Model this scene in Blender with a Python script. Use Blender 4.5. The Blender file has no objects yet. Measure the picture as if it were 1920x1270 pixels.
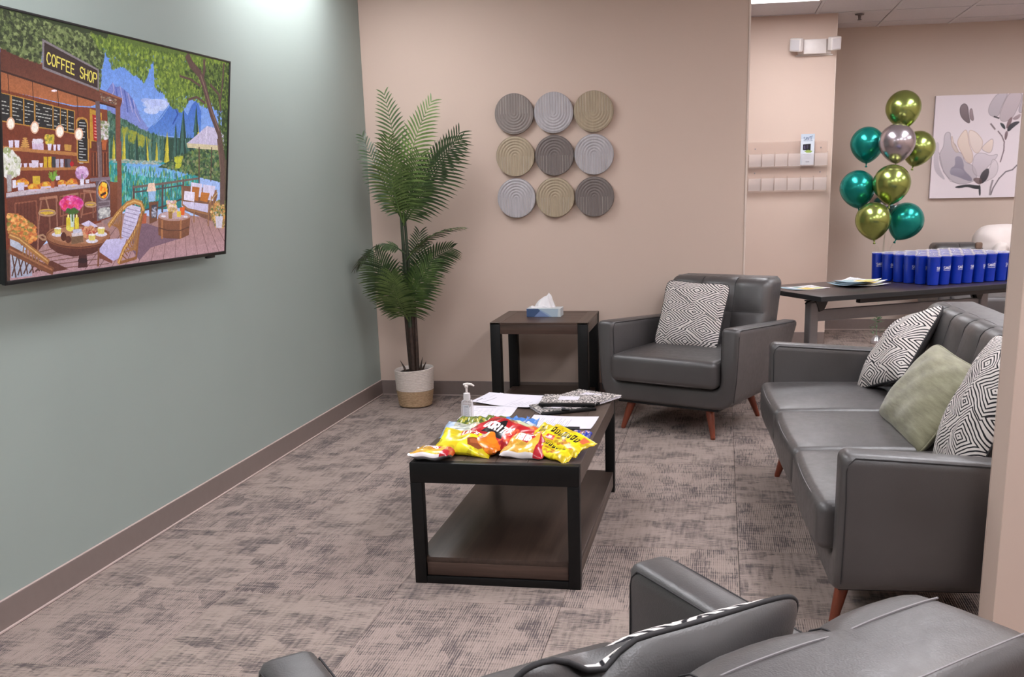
import bpy, bmesh, math, random
import numpy as np
from mathutils import Vector, Matrix
random.seed(7)
SC = bpy.context.scene
COL = SC.collection
# ---------------------------------------------------------------- camera, world, exposure
cam_d = bpy.data.cameras.new('camera'); cam = bpy.data.objects.new('camera', cam_d); COL.objects.link(cam)
F_PX, PP_X, PP_Y = 1860.48, 1039.98, 796.56
YAW, PITCH, ROLL = 0.1673, 0.2368, -0.0208
cy_, sy_ = math.cos(YAW), math.sin(YAW)
fwd = Vector((-sy_*math.cos(PITCH), cy_*math.cos(PITCH), -math.sin(PITCH)))
rt0 = Vector((cy_, sy_, 0)); up0 = rt0.cross(fwd)
rt = rt0*math.cos(ROLL)+up0*math.sin(ROLL); up = -rt0*math.sin(ROLL)+up0*math.cos(ROLL)
M = Matrix.Identity(4)
for i in range(3): M[i][0] = rt[i]; M[i][1] = up[i]; M[i][2] = -fwd[i]
M.translation = Vector((2.340, -6.565, 1.41)); cam.matrix_world = M
cam_d.sensor_fit = 'HORIZONTAL'; cam_d.sensor_width = 36.0; cam_d.lens = F_PX/1920*36.0
cam_d.shift_x = -(PP_X-960)/1920; cam_d.shift_y = (PP_Y-635)/1920
cam_d.clip_start = 0.05; cam_d.clip_end = 60
SC.camera = cam
SC.view_settings.view_transform = 'Standard'; SC.view_settings.look = 'None'
SC.view_settings.exposure = 0.0; SC.view_settings.gamma = 1.0; SC.view_settings.use_curve_mapping = False
world = bpy.data.worlds.new('world'); SC.world = world; world.use_nodes = True
world.node_tree.nodes['Background'].inputs[0].default_value = (0.9, 0.92, 1.0, 1)
world.node_tree.nodes['Background'].inputs[1].default_value = 0.3
LAMP_STRENGTH = 18.5          # emission of the ceiling light panels
SCREEN_STRENGTH = 1.0
# ---------------------------------------------------------------- helpers
def lin(c): return tuple(((v/255)/12.92 if v/255 <= .04045 else ((v/255+.055)/1.055)**2.4) for v in c)
class NT:
    def __init__(s, name):
        s.m = bpy.data.materials.new(name); s.m.use_nodes = True; s.t = s.m.node_tree; s.b = s.t.nodes['Principled BSDF']
    def n(s, typ, **kw):
        n = s.t.nodes.new(typ)
        for k, v in kw.items():
            if k.startswith('i_'):
                key = k[2:]; key = int(key) if key.isdigit() else key.replace('_', ' ')
                n.inputs[key].default_value = v
            else: setattr(n, k, v)
        return n
    def l(s, a, b): s.t.links.new(a, b)
    def noise(s, scale, detail=3, vec=None, rough=.5):
        n = s.n('ShaderNodeTexNoise'); n.inputs['Scale'].default_value = scale; n.inputs['Detail'].default_value = detail; n.inputs['Roughness'].default_value = rough
        if vec is not None: s.l(vec, n.inputs['Vector'])
        return n.outputs['Fac']
    def ramp(s, fac, stops):
        r = s.n('ShaderNodeValToRGB'); e = r.color_ramp.elements
        while len(e) < len(stops): e.new(.5)
        for k, (p, c) in enumerate(stops):
            e[k].position = p; e[k].color = (c[0], c[1], c[2], 1) if not isinstance(c, (int, float)) else (c, c, c, 1)
        s.l(fac, r.inputs[0]); return r.outputs[0]
    def mix(s, fac, a, b):
        m = s.n('ShaderNodeMix', data_type='RGBA')
        for sock, v in ((m.inputs[0], fac), (m.inputs[6], a), (m.inputs[7], b)):
            if hasattr(v, 'is_linked') or isinstance(v, bpy.types.NodeSocket): s.l(v, sock)
            elif isinstance(v, (int, float)): sock.default_value = v
            else: sock.default_value = (v[0], v[1], v[2], 1)
        return m.outputs[2]
    def math(s, op, a, b=None, c=None):
        m = s.n('ShaderNodeMath', operation=op)
        for k, v in enumerate((a, b, c)):
            if v is None: continue
            if isinstance(v, bpy.types.NodeSocket): s.l(v, m.inputs[k])
            else: m.inputs[k].default_value = v
        return m.outputs[0]
    def obj(s, scale=(1, 1, 1), rot=(0, 0, 0), src='Object'):
        tc = s.n('ShaderNodeTexCoord'); mp = s.n('ShaderNodeMapping'); mp.inputs['Scale'].default_value = scale; mp.inputs['Rotation'].default_value = rot
        s.l(tc.outputs[src], mp.inputs[0]); return mp.outputs[0]
    def bump(s, h, strength, dist=.002):
        b = s.n('ShaderNodeBump'); b.inputs['Strength'].default_value = strength; b.inputs['Distance'].default_value = dist
        s.l(h, b.inputs['Height']); s.l(b.outputs[0], s.b.inputs['Normal'])
    def set(s, col=None, rough=None, metal=None, spec=None):
        if col is not None:
            if isinstance(col, bpy.types.NodeSocket): s.l(col, s.b.inputs['Base Color'])
            else: s.b.inputs['Base Color'].default_value = (*col, 1)
        if rough is not None:
            if isinstance(rough, bpy.types.NodeSocket): s.l(rough, s.b.inputs['Roughness'])
            else: s.b.inputs['Roughness'].default_value = rough
        if metal is not None: s.b.inputs['Metallic'].default_value = metal
        if spec is not None: s.b.inputs['Specular IOR Level'].default_value = spec
        return s.m
def simple(name, c, rough=.5, metal=0, spec=.5, vary=.06, vs=30, bump=0):
    t = NT(name); base = lin(c); v = t.obj(); n = t.noise(vs, 3, v)
    a = tuple(x*(1-vary) for x in base); b = tuple(min(1, x*(1+vary)) for x in base)
    t.set(t.ramp(n, [(.3, a), (.7, b)]), rough, metal, spec)
    if bump: t.bump(n, bump, .002)
    return t.m
def paint(name, c, c2, bs=.12):
    t = NT(name); v = t.obj(); n = t.noise(1.3, 2, v); w = t.noise(260, 2, t.obj((1, 1, .35)))
    t.set(t.ramp(n, [(.3, lin(c)), (.7, lin(c2))]), .75, 0, .25); t.bump(w, bs, .001); return t.m
MAT = {}
MAT['sage'] = paint('sage_wall_paint', (153, 164, 158), (156, 167, 161))
MAT['beige'] = paint('beige_wall_paint', (211, 189, 175), (214, 192, 178))
MAT['taupe_wall'] = paint('taupe_wall_paint', (204, 187, 175), (207, 190, 178))
MAT['baseboard'] = simple('taupe_vinyl_base', (130, 116, 111), .45, vary=.03)
MAT['lip'] = simple('pale_base_lip', (196, 176, 170), .5, vary=.02)
MAT['bead'] = simple('pale_corner_bead', (226, 208, 196), .5, vary=.02)
MAT['tile_w'] = simple('ceiling_tile_white', (214, 208, 210), .9, vary=.04, vs=90, bump=.4)
MAT['grid_w'] = simple('ceiling_grid_white', (210, 206, 208), .5, vary=.02)
MAT['white_plastic'] = simple('white_plastic', (232, 224, 220), .4, vary=.02)
MAT['black_wood'] = simple('black_painted_wood', (9, 9, 10), .45, spec=.35, vary=.2, vs=60, bump=.05)
MAT['black_plastic'] = simple('black_plastic', (22, 22, 24), .35)
MAT['black_rubber'] = simple('black_rubber', (30, 30, 32), .7)
MAT['grey_metal'] = simple('grey_powder_coated_metal', (138, 138, 141), .4, .2, vary=.03)
MAT['seam'] = simple('dark_seam_thread', (44, 42, 44), .7)
MAT['stitch'] = simple('highlit_grey_stitching', (136, 132, 134), .6)  # seam thread; its lighter grey also paints the highlight along the cushion edges
MAT['paper'] = simple('white_paper', (224, 220, 230), .6, vary=.01)
MAT['tissue'] = simple('white_tissue', (244, 240, 242), .8, vary=.02, vs=60, bump=.3)
MAT['balloon_teal'] = simple('metallic_teal', (28, 146, 136), .24, .7, vary=.02)
MAT['balloon_lime'] = simple('metallic_lime', (160, 174, 98), .24, .9, vary=.02)
MAT['balloon_silver'] = simple('metallic_silver', (190, 180, 186), .24, .9, vary=.02)
MAT['ribbon'] = simple('clear_ribbon', (190, 190, 170), .3)
MAT['blue'] = simple('blue_tumbler_gloss', (14, 54, 180), .28, vary=.04)
MAT['logo'] = simple('white_print', (226, 228, 240), .5, vary=.01)
MAT['soil'] = simple('dark_moss', (44, 36, 28), .95, vary=.5, vs=120, bump=1)
MAT['stem'] = simple('brown_palm_stem', (62, 46, 38), .55, vary=.35, vs=50, bump=.4)
MAT['stem_green'] = simple('green_palm_stem', (48, 58, 40), .5, vary=.25, vs=50)
MAT['sprig'] = simple('sprig_leaf', (110, 150, 110), .5, vary=.3)
MAT['foil'] = simple('clear_foil', (220, 216, 220), .15, .6)
MAT['cloth_white'] = simple('white_cotton', (236, 226, 222), .85, vary=.03, vs=10, bump=.3)
MAT['lining'] = simple('brown_lining', (128, 104, 90), .8)
MAT['sprinkler'] = simple('grey_sprinkler', (110, 100, 100), .4, .5)
def leather():
    t = NT('grey_leather'); v = t.obj()
    big = t.noise(5, 3, v); vo = t.n('ShaderNodeTexVoronoi'); vo.inputs['Scale'].default_value = 330; t.l(v, vo.inputs['Vector'])
    fine = t.noise(40, 4, v)
    t.set(t.ramp(big, [(.25, lin((68, 65, 65))), (.75, lin((80, 77, 77)))]), t.ramp(fine, [(.3, .36), (.7, .45)]), 0, .85)
    h = t.math('ADD', t.math('MULTIPLY', vo.outputs['Distance'], .5), t.math('MULTIPLY', fine, 1.2)); t.bump(h, .35, .0012); return t.m
MAT['leather'] = leather()
def wood(name, c1, c2, c3, axis=1, rough=.38):
    t = NT(name); sc = [38, 38, 38]; sc[axis] = 1.6
    v = t.obj(tuple(sc)); n = t.noise(1.0, 5, v, .65); f = t.noise(6, 3, v, .7)
    mx = t.math('ADD', t.math('MULTIPLY', n, .75), t.math('MULTIPLY', f, .25))
    t.set(t.ramp(mx, [(.3, lin(c1)), (.5, lin(c2)), (.72, lin(c3))]), rough, 0, .5); t.bump(mx, .12, .001); return t.m
MAT['walnut_y'] = wood('dark_walnut_along_y', (62, 50, 44), (80, 66, 58), (96, 80, 70), 1)
MAT['walnut_x'] = wood('dark_walnut_along_x', (58, 42, 36), (76, 58, 50), (92, 72, 62), 0)
MAT['walnut_dark'] = wood('espresso_wood', (44, 32, 28), (58, 44, 38), (70, 54, 46), 0, .4)
MAT['espresso_y'] = wood('espresso_wood_y', (50, 38, 33), (64, 50, 43), (78, 62, 53), 1, .35)
MAT['leg_wood'] = wood('reddish_brown_leg', (98, 46, 30), (122, 58, 38), (138, 70, 46), 2, .35)
MAT['laminate'] = wood('dark_laminate', (44, 34, 34), (54, 43, 42), (62, 50, 48), 0, .3)
def carpet():
    t = NT('carpet_ridges'); oi = t.n('ShaderNodeObjectInfo'); tc = t.n('ShaderNodeTexCoord')
    va = t.n('ShaderNodeVectorMath', operation='ADD'); mul = t.n('ShaderNodeVectorMath', operation='SCALE'); mul.inputs['Scale'].default_value = 37.0
    cb = t.n('ShaderNodeCombineXYZ'); t.l(oi.outputs['Random'], cb.inputs[0]); t.l(t.math('MULTIPLY', oi.outputs['Random'], 3.7), cb.inputs[1]); t.l(cb.outputs[0], mul.inputs[0])
    t.l(tc.outputs['Object'], va.inputs[0]); t.l(mul.outputs[0], va.inputs[1]); V = va.outputs[0]
    def mp(sx, sy):
        m = t.n('ShaderNodeMapping'); m.inputs['Scale'].default_value = (sx, sy, 1); t.l(V, m.inputs[0]); return m.outputs[0]
    w = t.n('ShaderNodeTexWave', wave_type='BANDS', bands_direction='Y'); w.inputs['Scale'].default_value = 40; w.inputs['Distortion'].default_value = .5; w.inputs['Detail'].default_value = 1; t.l(V, w.inputs['Vector'])
    blotch = t.noise(1, 4, mp(5.5, 9), .6); streak = t.noise(1, 3, mp(9, 150), .6); cross = t.noise(1, 3, mp(75, 7), .55); dash = t.noise(1, 2, mp(22, 300), .5); fine = t.noise(420, 2, V)
    block = t.n('ShaderNodeTexVoronoi', distance='CHEBYCHEV'); block.inputs['Scale'].default_value = 1; t.l(mp(7, 12), block.inputs['Vector'])
    bw = t.n('ShaderNodeSeparateColor'); t.l(block.outputs['Color'], bw.inputs[0])
    s1 = t.math('ADD', t.math('MULTIPLY', t.math('SUBTRACT', blotch, .5), 1.35), t.math('MULTIPLY', t.math('SUBTRACT', bw.outputs[0], .5), .40))
    s2 = t.math('ADD', s1, t.math('MULTIPLY', t.math('SUBTRACT', streak, .5), 1.25))
    s3 = t.math('ADD', s2, t.math('MULTIPLY', t.math('SUBTRACT', cross, .5), 1.15))
    s4 = t.math('ADD', s3, t.math('MULTIPLY', t.math('SUBTRACT', dash, .5), 1.0))
    s5 = t.math('ADD', s4, t.math('MULTIPLY', t.math('SUBTRACT', w.outputs['Fac'], .5), .42))
    s6 = t.math('ADD', s5, t.math('MULTIPLY', t.math('SUBTRACT', fine, .5), .6))
    s7 = t.math('ADD', s6, .59)
    c = t.ramp(s7, [(.10, lin((92, 84, 85))), (.34, lin((118, 107, 104))), (.50, lin((152, 137, 130))), (.85, lin((168, 151, 143)))])
    t.set(c, .95, 0, .15); t.bump(t.math('ADD', w.outputs['Fac'], t.math('MULTIPLY', fine, .8)), .5, .003); return t.m
MAT['carpet'] = carpet()
def maze(name, seed=0.0, freq=9.0):      # white cloth with kinked dark lines
    t = NT(name); v = t.obj((1.0, 1.7, 1.0)); off = t.n('ShaderNodeVectorMath', operation='ADD'); off.inputs[1].default_value = (seed, seed*1.7, 0); t.l(v, off.inputs[0])
    sep = t.n('ShaderNodeSeparateXYZ'); t.l(off.outputs[0], sep.inputs[0]); cb = t.n('ShaderNodeCombineXYZ'); t.l(sep.outputs[0], cb.inputs[0]); t.l(sep.outputs[1], cb.inputs[1])
    nz = t.n('ShaderNodeTexNoise'); nz.inputs['Scale'].default_value = 14; nz.inputs['Detail'].default_value = 1; t.l(cb.outputs[0], nz.inputs['Vector'])
    sc = t.n('ShaderNodeVectorMath', operation='SCALE'); sc.inputs['Scale'].default_value = .022; t.l(nz.outputs['Color'], sc.inputs[0])
    ad = t.n('ShaderNodeVectorMath', operation='ADD'); t.l(cb.outputs[0], ad.inputs[0]); t.l(sc.outputs[0], ad.inputs[1])
    vo = t.n('ShaderNodeTexVoronoi', voronoi_dimensions='2D', distance='MANHATTAN', feature='F1'); vo.inputs['Scale'].default_value = 4.6; vo.inputs['Randomness'].default_value = 1; t.l(ad.outputs[0], vo.inputs['Vector'])
    f = t.math('FRACT', t.math('MULTIPLY', vo.outputs['Distance'], freq)); fb = t.noise(900, 2, v)
    g = t.math('ADD', t.math('PINGPONG', f, .5), t.math('MULTIPLY', t.math('SUBTRACT', fb, .5), .12))
    t.set(t.ramp(g, [(.15, lin((34, 33, 38))), (.24, lin((228, 220, 216)))]), .85, 0, .2); t.bump(g, .5, .001); return t.m
MAT['maze'] = maze('maze_line_cloth'); MAT['maze2'] = maze('maze_line_cloth_two', 3.3, 7.5); MAT['maze3'] = maze('maze_line_cloth_three', 7.1)
def velvet():
    t = NT('olive_velvet'); v = t.obj((1, 5, 1)); n = t.noise(9, 4, v, .6); f = t.noise(400, 2, t.obj())
    t.set(t.ramp(n, [(.3, lin((118, 115, 92))), (.55, lin((142, 139, 113))), (.75, lin((158, 155, 128)))]), .85, 0, .2)
    t.b.inputs['Sheen Weight'].default_value = .4; t.bump(t.math('ADD', n, t.math('MULTIPLY', f, .2)), .5, .004); return t.m
MAT['velvet'] = velvet()
def rope(name, a, b):
    t = NT(name); n = t.noise(1, 3, t.obj((60, 60, 220)), .6); t.set(t.ramp(n, [(.3, lin(a)), (.7, lin(b))]), .9, 0, .1); t.bump(n, .6, .002); return t.m
MAT['rope_white'] = rope('white_cotton_rope', (214, 202, 194), (236, 226, 218)); MAT['jute'] = rope('natural_jute', (166, 138, 108), (204, 176, 144))
def frond(name, a, b):
    t = NT(name); n = t.noise(18, 3, t.obj(), .6); t.set(t.ramp(n, [(.3, lin(a)), (.7, lin(b))]), .42, 0, .5); return t.m
MAT['frond_dark'] = frond('dark_green_frond', (40, 58, 34), (66, 88, 50)); MAT['frond_light'] = frond('bright_green_frond', (74, 98, 50), (122, 146, 80)); MAT['frond_mid'] = frond('mid_green_frond', (52, 74, 40), (90, 112, 58))
def disc_mat(name, a, b):
    t = NT(name); n = t.noise(1, 4, t.obj((50, 1, 8)), .6); a = tuple((x+y)/2-(y-x)*.32 for x, y in zip(a, b)); b = tuple(x+(x*.10) for x in a); t.set(t.ramp(n, [(.3, lin(a)), (.7, lin(b))]), .6, 0, .3); return t.m
MAT['disc_grey'] = disc_mat('grey_wash_wood', (130, 121, 117), (158, 148, 143)); MAT['disc_silver'] = disc_mat('silver_wash_wood', (168, 163, 166), (192, 187, 189)); MAT['disc_tan'] = disc_mat('tan_wash_wood', (160, 145, 124), (190, 174, 150)); MAT['disc_dark'] = disc_mat('dark_grey_wash_wood', (112, 103, 100), (140, 130, 126)); MAT['disc_line'] = simple('pale_groove', (206, 196, 186), .7)
def glassy(name, alpha, col=(235, 230, 232), rough=.08):
    t = NT(name); out = t.t.nodes['Material Output']; tr = t.n('ShaderNodeBsdfTransparent'); mx = t.n('ShaderNodeMixShader')
    fr = t.n('ShaderNodeLayerWeight'); fr.inputs[0].default_value = .35
    f = t.math('ADD', t.math('MULTIPLY', fr.outputs['Facing'], .6), alpha); t.set(lin(col), rough, 0, .6)
    t.l(f, mx.inputs[0]); t.l(tr.outputs[0], mx.inputs[1]); t.l(t.b.outputs[0], mx.inputs[2]); t.l(mx.outputs[0], out.inputs[0]); return t.m
MAT['acrylic'] = glassy('clear_acrylic', .04, (250, 236, 230)); MAT['pocket'] = glassy('clear_pocket', .19, (250, 240, 238)); MAT['clear_lid'] = glassy('clear_plastic_lid', .10); MAT['clear_bottle'] = glassy('clear_bottle', .2); MAT['pump'] = glassy('translucent_pump', .8)
def emitter(name, c, s):
    t = NT(name); t.set(lin(c), .5); t.b.inputs['Emission Color'].default_value = (*lin(c), 1); t.b.inputs['Emission Strength'].default_value = s; return t.m
MAT['lamp_dim'] = emitter('dimmer_lit_diffuser', (250, 250, 255), LAMP_STRENGTH*.80); MAT['lamp'] = emitter('lit_diffuser', (250, 250, 255), LAMP_STRENGTH)
def marble_cover():
    t = NT('marbled_cover'); n = t.noise(140, 2, t.obj((1, 1, 1)), .5); t.set(t.ramp(n, [(.49, lin((34, 32, 34))), (.53, lin((222, 214, 210)))]), .45, 0, .4); return t.m
MAT['marble'] = marble_cover()

# ---- printed artwork painted into a generated image (flat prints only)
def canvas(w, h, c=(255, 255, 255)):
    a = np.empty((h, w, 3), np.float32); a[:] = c; return a
def fill(a, pts, c, alpha=1.0, c2=None):
    H, W, _ = a.shape; p = np.asarray(pts, float)
    x0 = max(0, int(p[:, 0].min())); x1 = min(W, int(p[:, 0].max())+2); y0 = max(0, int(p[:, 1].min())); y1 = min(H, int(p[:, 1].max())+2)
    if x0 >= x1 or y0 >= y1: return
    X, Y = np.meshgrid(np.arange(x0, x1)+.5, np.arange(y0, y1)+.5); ins = np.zeros(X.shape, bool); n = len(p)
    for i in range(n):
        ax, ay = p[i]; bx, by = p[(i+1) % n]
        if ay == by: continue
        cond = (ay > Y) != (by > Y); ins ^= cond & (X < (bx-ax)*(Y-ay)/(by-ay)+ax)
    col = np.array(c, np.float32)
    if c2 is not None:
        t = ((Y-p[:, 1].min())/max(1, np.ptp(p[:, 1])))[..., None]; col = (col*(1-t)+np.array(c2, np.float32)*t)[ins]
    reg = a[y0:y1, x0:x1]; reg[ins] = reg[ins]*(1-alpha)+col*alpha
def stroke(a, pts, w, c, alpha=1.0):
    for (x0, y0), (x1, y1) in zip(pts[:-1], pts[1:]):
        dx, dy = x1-x0, y1-y0; L = math.hypot(dx, dy) or 1; nx, ny = -dy/L*w/2, dx/L*w/2; ex, ey = dx/L*w*.25, dy/L*w*.25
        fill(a, [(x0-ex+nx, y0-ey+ny), (x1+ex+nx, y1+ey+ny), (x1+ex-nx, y1+ey-ny), (x0-ex-nx, y0-ey-ny)], c, alpha)
def inside(pts, x, y):
    r = False; n = len(pts)
    for i in range(n):
        ax, ay = pts[i]; bx, by = pts[(i+1) % n]
        if (ay > y) != (by > y) and x < (bx-ax)*(y-ay)/(by-ay)+ax: r = not r
    return r
def speckle(a, cols, n, r0, r1, pts, asp, rng):
    xs = [p[0] for p in pts]; ys = [p[1] for p in pts]; H, W, _ = a.shape
    for _ in range(n):
        for _t in range(12):
            x = rng.uniform(min(xs), max(xs)); y = rng.uniform(min(ys), max(ys))
            if inside(pts, x, y): break
        else: continue
        r = rng.uniform(r0, r1); rx = r*math.sqrt(asp); ry = r/math.sqrt(asp)*1.1
        X0 = max(0, int(x-rx)); X1 = min(W, int(x+rx)+2); Y0 = max(0, int(y-ry)); Y1 = min(H, int(y+ry)+2)
        if X0 >= X1 or Y0 >= Y1: continue
        yy, xx = np.ogrid[Y0:Y1, X0:X1]; m = ((xx-x)/rx)**2+((yy-y)/ry)**2 < 1
        reg = a[Y0:Y1, X0:X1]; al = rng.uniform(.45, .85); reg[m] = reg[m]*(1-al)+np.array(rng.choice(cols), np.float32)*al
def to_image(name, a):
    h, w, _ = a.shape; im = bpy.data.images.new(name, w, h); px = np.ones((h, w, 4), np.float32); px[..., :3] = np.clip(a[::-1]/255, 0, 1)
    im.pixels.foreach_set(px.ravel()); im.update(); im.pack(); return im
def printed(name, a, rough=.6, emit=0, spec=.4, bump=0):
    t = NT(name); im = to_image(name, a); n = t.n('ShaderNodeTexImage'); n.image = im; n.extension = 'EXTEND'
    tc = t.n('ShaderNodeTexCoord'); t.l(tc.outputs['UV'], n.inputs[0])
    if emit:
        t.set((.01, .01, .01), .25, 0, .3); t.l(n.outputs[0], t.b.inputs['Emission Color']); t.b.inputs['Emission Strength'].default_value = emit
    else: t.set(n.outputs[0], rough, 0, spec)
    if bump: t.bump(t.noise(40, 3, t.obj()), bump, .004)
    return t.m
GL = {'A': [[(0, 1), (.5, 0), (1, 1)], [(.2, .65), (.8, .65)]], 'B': [[(0, 1), (0, 0), (.8, .08), (.8, .42), (0, .5), (.95, .58), (.95, .92), (0, 1)]], 'C': [[(1, .2), (.7, 0), (.3, 0), (0, .3), (0, .7), (.3, 1), (.7, 1), (1, .8)]],
 'D': [[(0, 0), (.6, 0), (1, .3), (1, .7), (.6, 1), (0, 1), (0, 0)]], 'E': [[(1, 0), (0, 0), (0, 1), (1, 1)], [(0, .5), (.8, .5)]], 'F': [[(1, 0), (0, 0), (0, 1)], [(0, .5), (.8, .5)]], 'H': [[(0, 0), (0, 1)], [(1, 0), (1, 1)], [(0, .5), (1, .5)]],
 'I': [[(.5, 0), (.5, 1)]], 'L': [[(0, 0), (0, 1), (1, 1)]], 'N': [[(0, 1), (0, 0), (1, 1), (1, 0)]], 'O': [[(.3, 0), (.7, 0), (1, .3), (1, .7), (.7, 1), (.3, 1), (0, .7), (0, .3), (.3, 0)]], 'P': [[(0, 1), (0, 0), (.8, 0), (1, .15), (1, .38), (.8, .52), (0, .52)]],
 'R': [[(0, 1), (0, 0), (.8, 0), (1, .15), (1, .38), (.8, .5), (0, .5)], [(.5, .5), (1, 1)]], 'S': [[(1, .15), (.7, 0), (.3, 0), (0, .2), (.15, .42), (.85, .58), (1, .8), (.7, 1), (.3, 1), (0, .85)]], 'T': [[(0, 0), (1, 0)], [(.5, 0), (.5, 1)]], 'U': [[(0, 0), (0, .75), (.3, 1), (.7, 1), (1, .75), (1, 0)]],
 'Y': [[(0, 0), (.5, .5), (1, 0)], [(.5, .5), (.5, 1)]], "'": [[(.5, 0), (.4, .25)]], ' ': [], 'K': [[(0, 0), (0, 1)], [(1, 0), (0, .55), (1, 1)]], 'M': [[(0, 1), (0, 0), (.5, .6), (1, 0), (1, 1)]], '&': [[(1, 1), (.2, .25), (.4, 0), (.6, .2), (0, .75), (.3, 1), (1, .6)]]}
def text_lines(s, gap=.35):
    n = len(s); w = 1/(n+(n-1)*gap); out = []
    for k, ch in enumerate(s):
        for pl in GL[ch]: out.append([((k*(1+gap)+x)*w, y) for x, y in pl])
    return out
def text_on(a, s, quad, w, c):
    q = [np.array(p, float) for p in quad]
    for pl in text_lines(s): stroke(a, [tuple((q[0]*(1-x)+q[1]*x)*(1-y)+(q[3]*(1-x)+q[2]*x)*y) for x, y in pl], w, c)

# ---- objects
def finish(name, verts, faces, mat, parent=None, smooth=True, uvs=None, angle=None):
    me = bpy.data.meshes.new(name); me.from_pydata([tuple(v) for v in verts], [], faces); me.update()
    if smooth: me.polygons.foreach_set('use_smooth', [True]*len(me.polygons))
    if uvs is not None:
        l = me.uv_layers.new(name='UVMap'); l.data.foreach_set('uv', np.array([uvs[v] for f in faces for v in f], np.float32).ravel())
    return link(name, me, mat, parent, angle)
def link(name, me, mat, parent=None, angle=None):
    if mat is not None:
        for m in (mat if isinstance(mat, (list, tuple)) else [mat]): me.materials.append(MAT[m] if isinstance(m, str) else m)
    o = bpy.data.objects.new(name, me); COL.objects.link(o)
    if parent is not None: o.parent = parent
    if angle is not None:
        me.polygons.foreach_set('use_smooth', [True]*len(me.polygons)); me.set_sharp_from_angle(angle=math.radians(angle))
    return o
def frombm(name, bm, mat, parent=None, angle=35):
    bmesh.ops.recalc_face_normals(bm, faces=bm.faces); me = bpy.data.meshes.new(name); bm.to_mesh(me); bm.free(); return link(name, me, mat, parent, angle)
def box(bm, x0, x1, y0, y1, z0, z1, bevel=0, seg=2, rot=None):
    g = bmesh.ops.create_cube(bm, size=1)['verts']
    for v in g: v.co = Vector((x0+(v.co.x+.5)*(x1-x0), y0+(v.co.y+.5)*(y1-y0), z0+(v.co.z+.5)*(z1-z0)))
    if bevel:
        es = {e for v in g for e in v.link_edges}; r = bmesh.ops.bevel(bm, geom=list(es), offset=bevel, segments=seg, profile=.5, affect='EDGES'); g = [v for v in r['verts']]
        fs = set(r['faces']); g = list({v for f in fs for v in f.verts})
    if rot is not None: bmesh.ops.transform(bm, matrix=rot, verts=g)
    return g
def boxo(name, dims, mat, parent=None, bevel=.003, seg=2):
    bm = bmesh.new(); box(bm, *dims, bevel=bevel, seg=seg); return frombm(name, bm, mat, parent)
def cyl(bm, p0, p1, r0, r1=None, seg=16, cap=True):
    p0 = Vector(p0); p1 = Vector(p1); r1 = r0 if r1 is None else r1; d = (p1-p0); q = d.to_track_quat('Z', 'Y'); rings = []
    for p, r in ((p0, r0), (p1, r1)): rings.append([bm.verts.new(p+q @ Vector((r*math.cos(t*2*math.pi/seg), r*math.sin(t*2*math.pi/seg), 0))) for t in range(seg)])
    for k in range(seg): bm.faces.new((rings[0][k], rings[0][(k+1) % seg], rings[1][(k+1) % seg], rings[1][k]))
    if cap: bm.faces.new(rings[0][::-1]); bm.faces.new(rings[1])
def cylo(name, p0, p1, r0, r1, mat, parent=None, seg=16):
    bm = bmesh.new(); cyl(bm, p0, p1, r0, r1, seg); return frombm(name, bm, mat, parent)
def tubebm(bm, pts, r, sides=6, closed=False):
    P = [Vector(p) for p in pts]; n = len(P); rings = []; ref = None
    for i, p in enumerate(P):
        t = (P[(i+1) % n]-P[i-1]) if (closed or 0 < i < n-1) else (P[1]-P[0] if i == 0 else P[-1]-P[-2]); t.normalize()
        if ref is None: ref = t.orthogonal().normalized()
        ref = (ref-t*ref.dot(t)); ref = ref.normalized() if ref.length > 1e-6 else t.orthogonal().normalized(); b = t.cross(ref)
        rr = r[i] if isinstance(r, (list, tuple)) else r
        rings.append([bm.verts.new(p+ref*rr*math.cos(k*2*math.pi/sides)+b*rr*math.sin(k*2*math.pi/sides)) for k in range(sides)])
    m = n if closed else n-1
    for i in range(m):
        A, B = rings[i], rings[(i+1) % n]
        for k in range(sides): bm.faces.new((A[k], A[(k+1) % sides], B[(k+1) % sides], B[k]))
    if not closed: bm.faces.new(rings[0][::-1]); bm.faces.new(rings[-1])
def tubeo(name, pts, r, mat, parent=None, sides=6, closed=False):
    bm = bmesh.new(); tubebm(bm, pts, r, sides, closed); return frombm(name, bm, mat, parent, 60)
def lathe(name, prof, mat, parent=None, seg=32, angle=50, loc=None):
    V = []; Fc = []; n = len(prof)
    for r, z in prof:
        for k in range(seg): V.append((r*math.cos(k*2*math.pi/seg), r*math.sin(k*2*math.pi/seg), z))
    for i in range(n-1):
        for k in range(seg): Fc.append((i*seg+k, i*seg+(k+1) % seg, (i+1)*seg+(k+1) % seg, (i+1)*seg+k))
    Fc.append(tuple(range(seg))[::-1]); Fc.append(tuple((n-1)*seg+k for k in range(seg)))
    o = finish(name, V, Fc, mat, parent, angle=angle)
    if loc: o.location = loc
    return o
def axis_coords(h, r, k, inner):
    c = [-h+r*t/k for t in range(k+1)]; c += [x for x in inner if -h+r+1e-4 < x < h-r-1e-4]; c += [h-r*(k-t)/k for t in range(k+1)]; return sorted(set(round(x, 6) for x in c))
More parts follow.
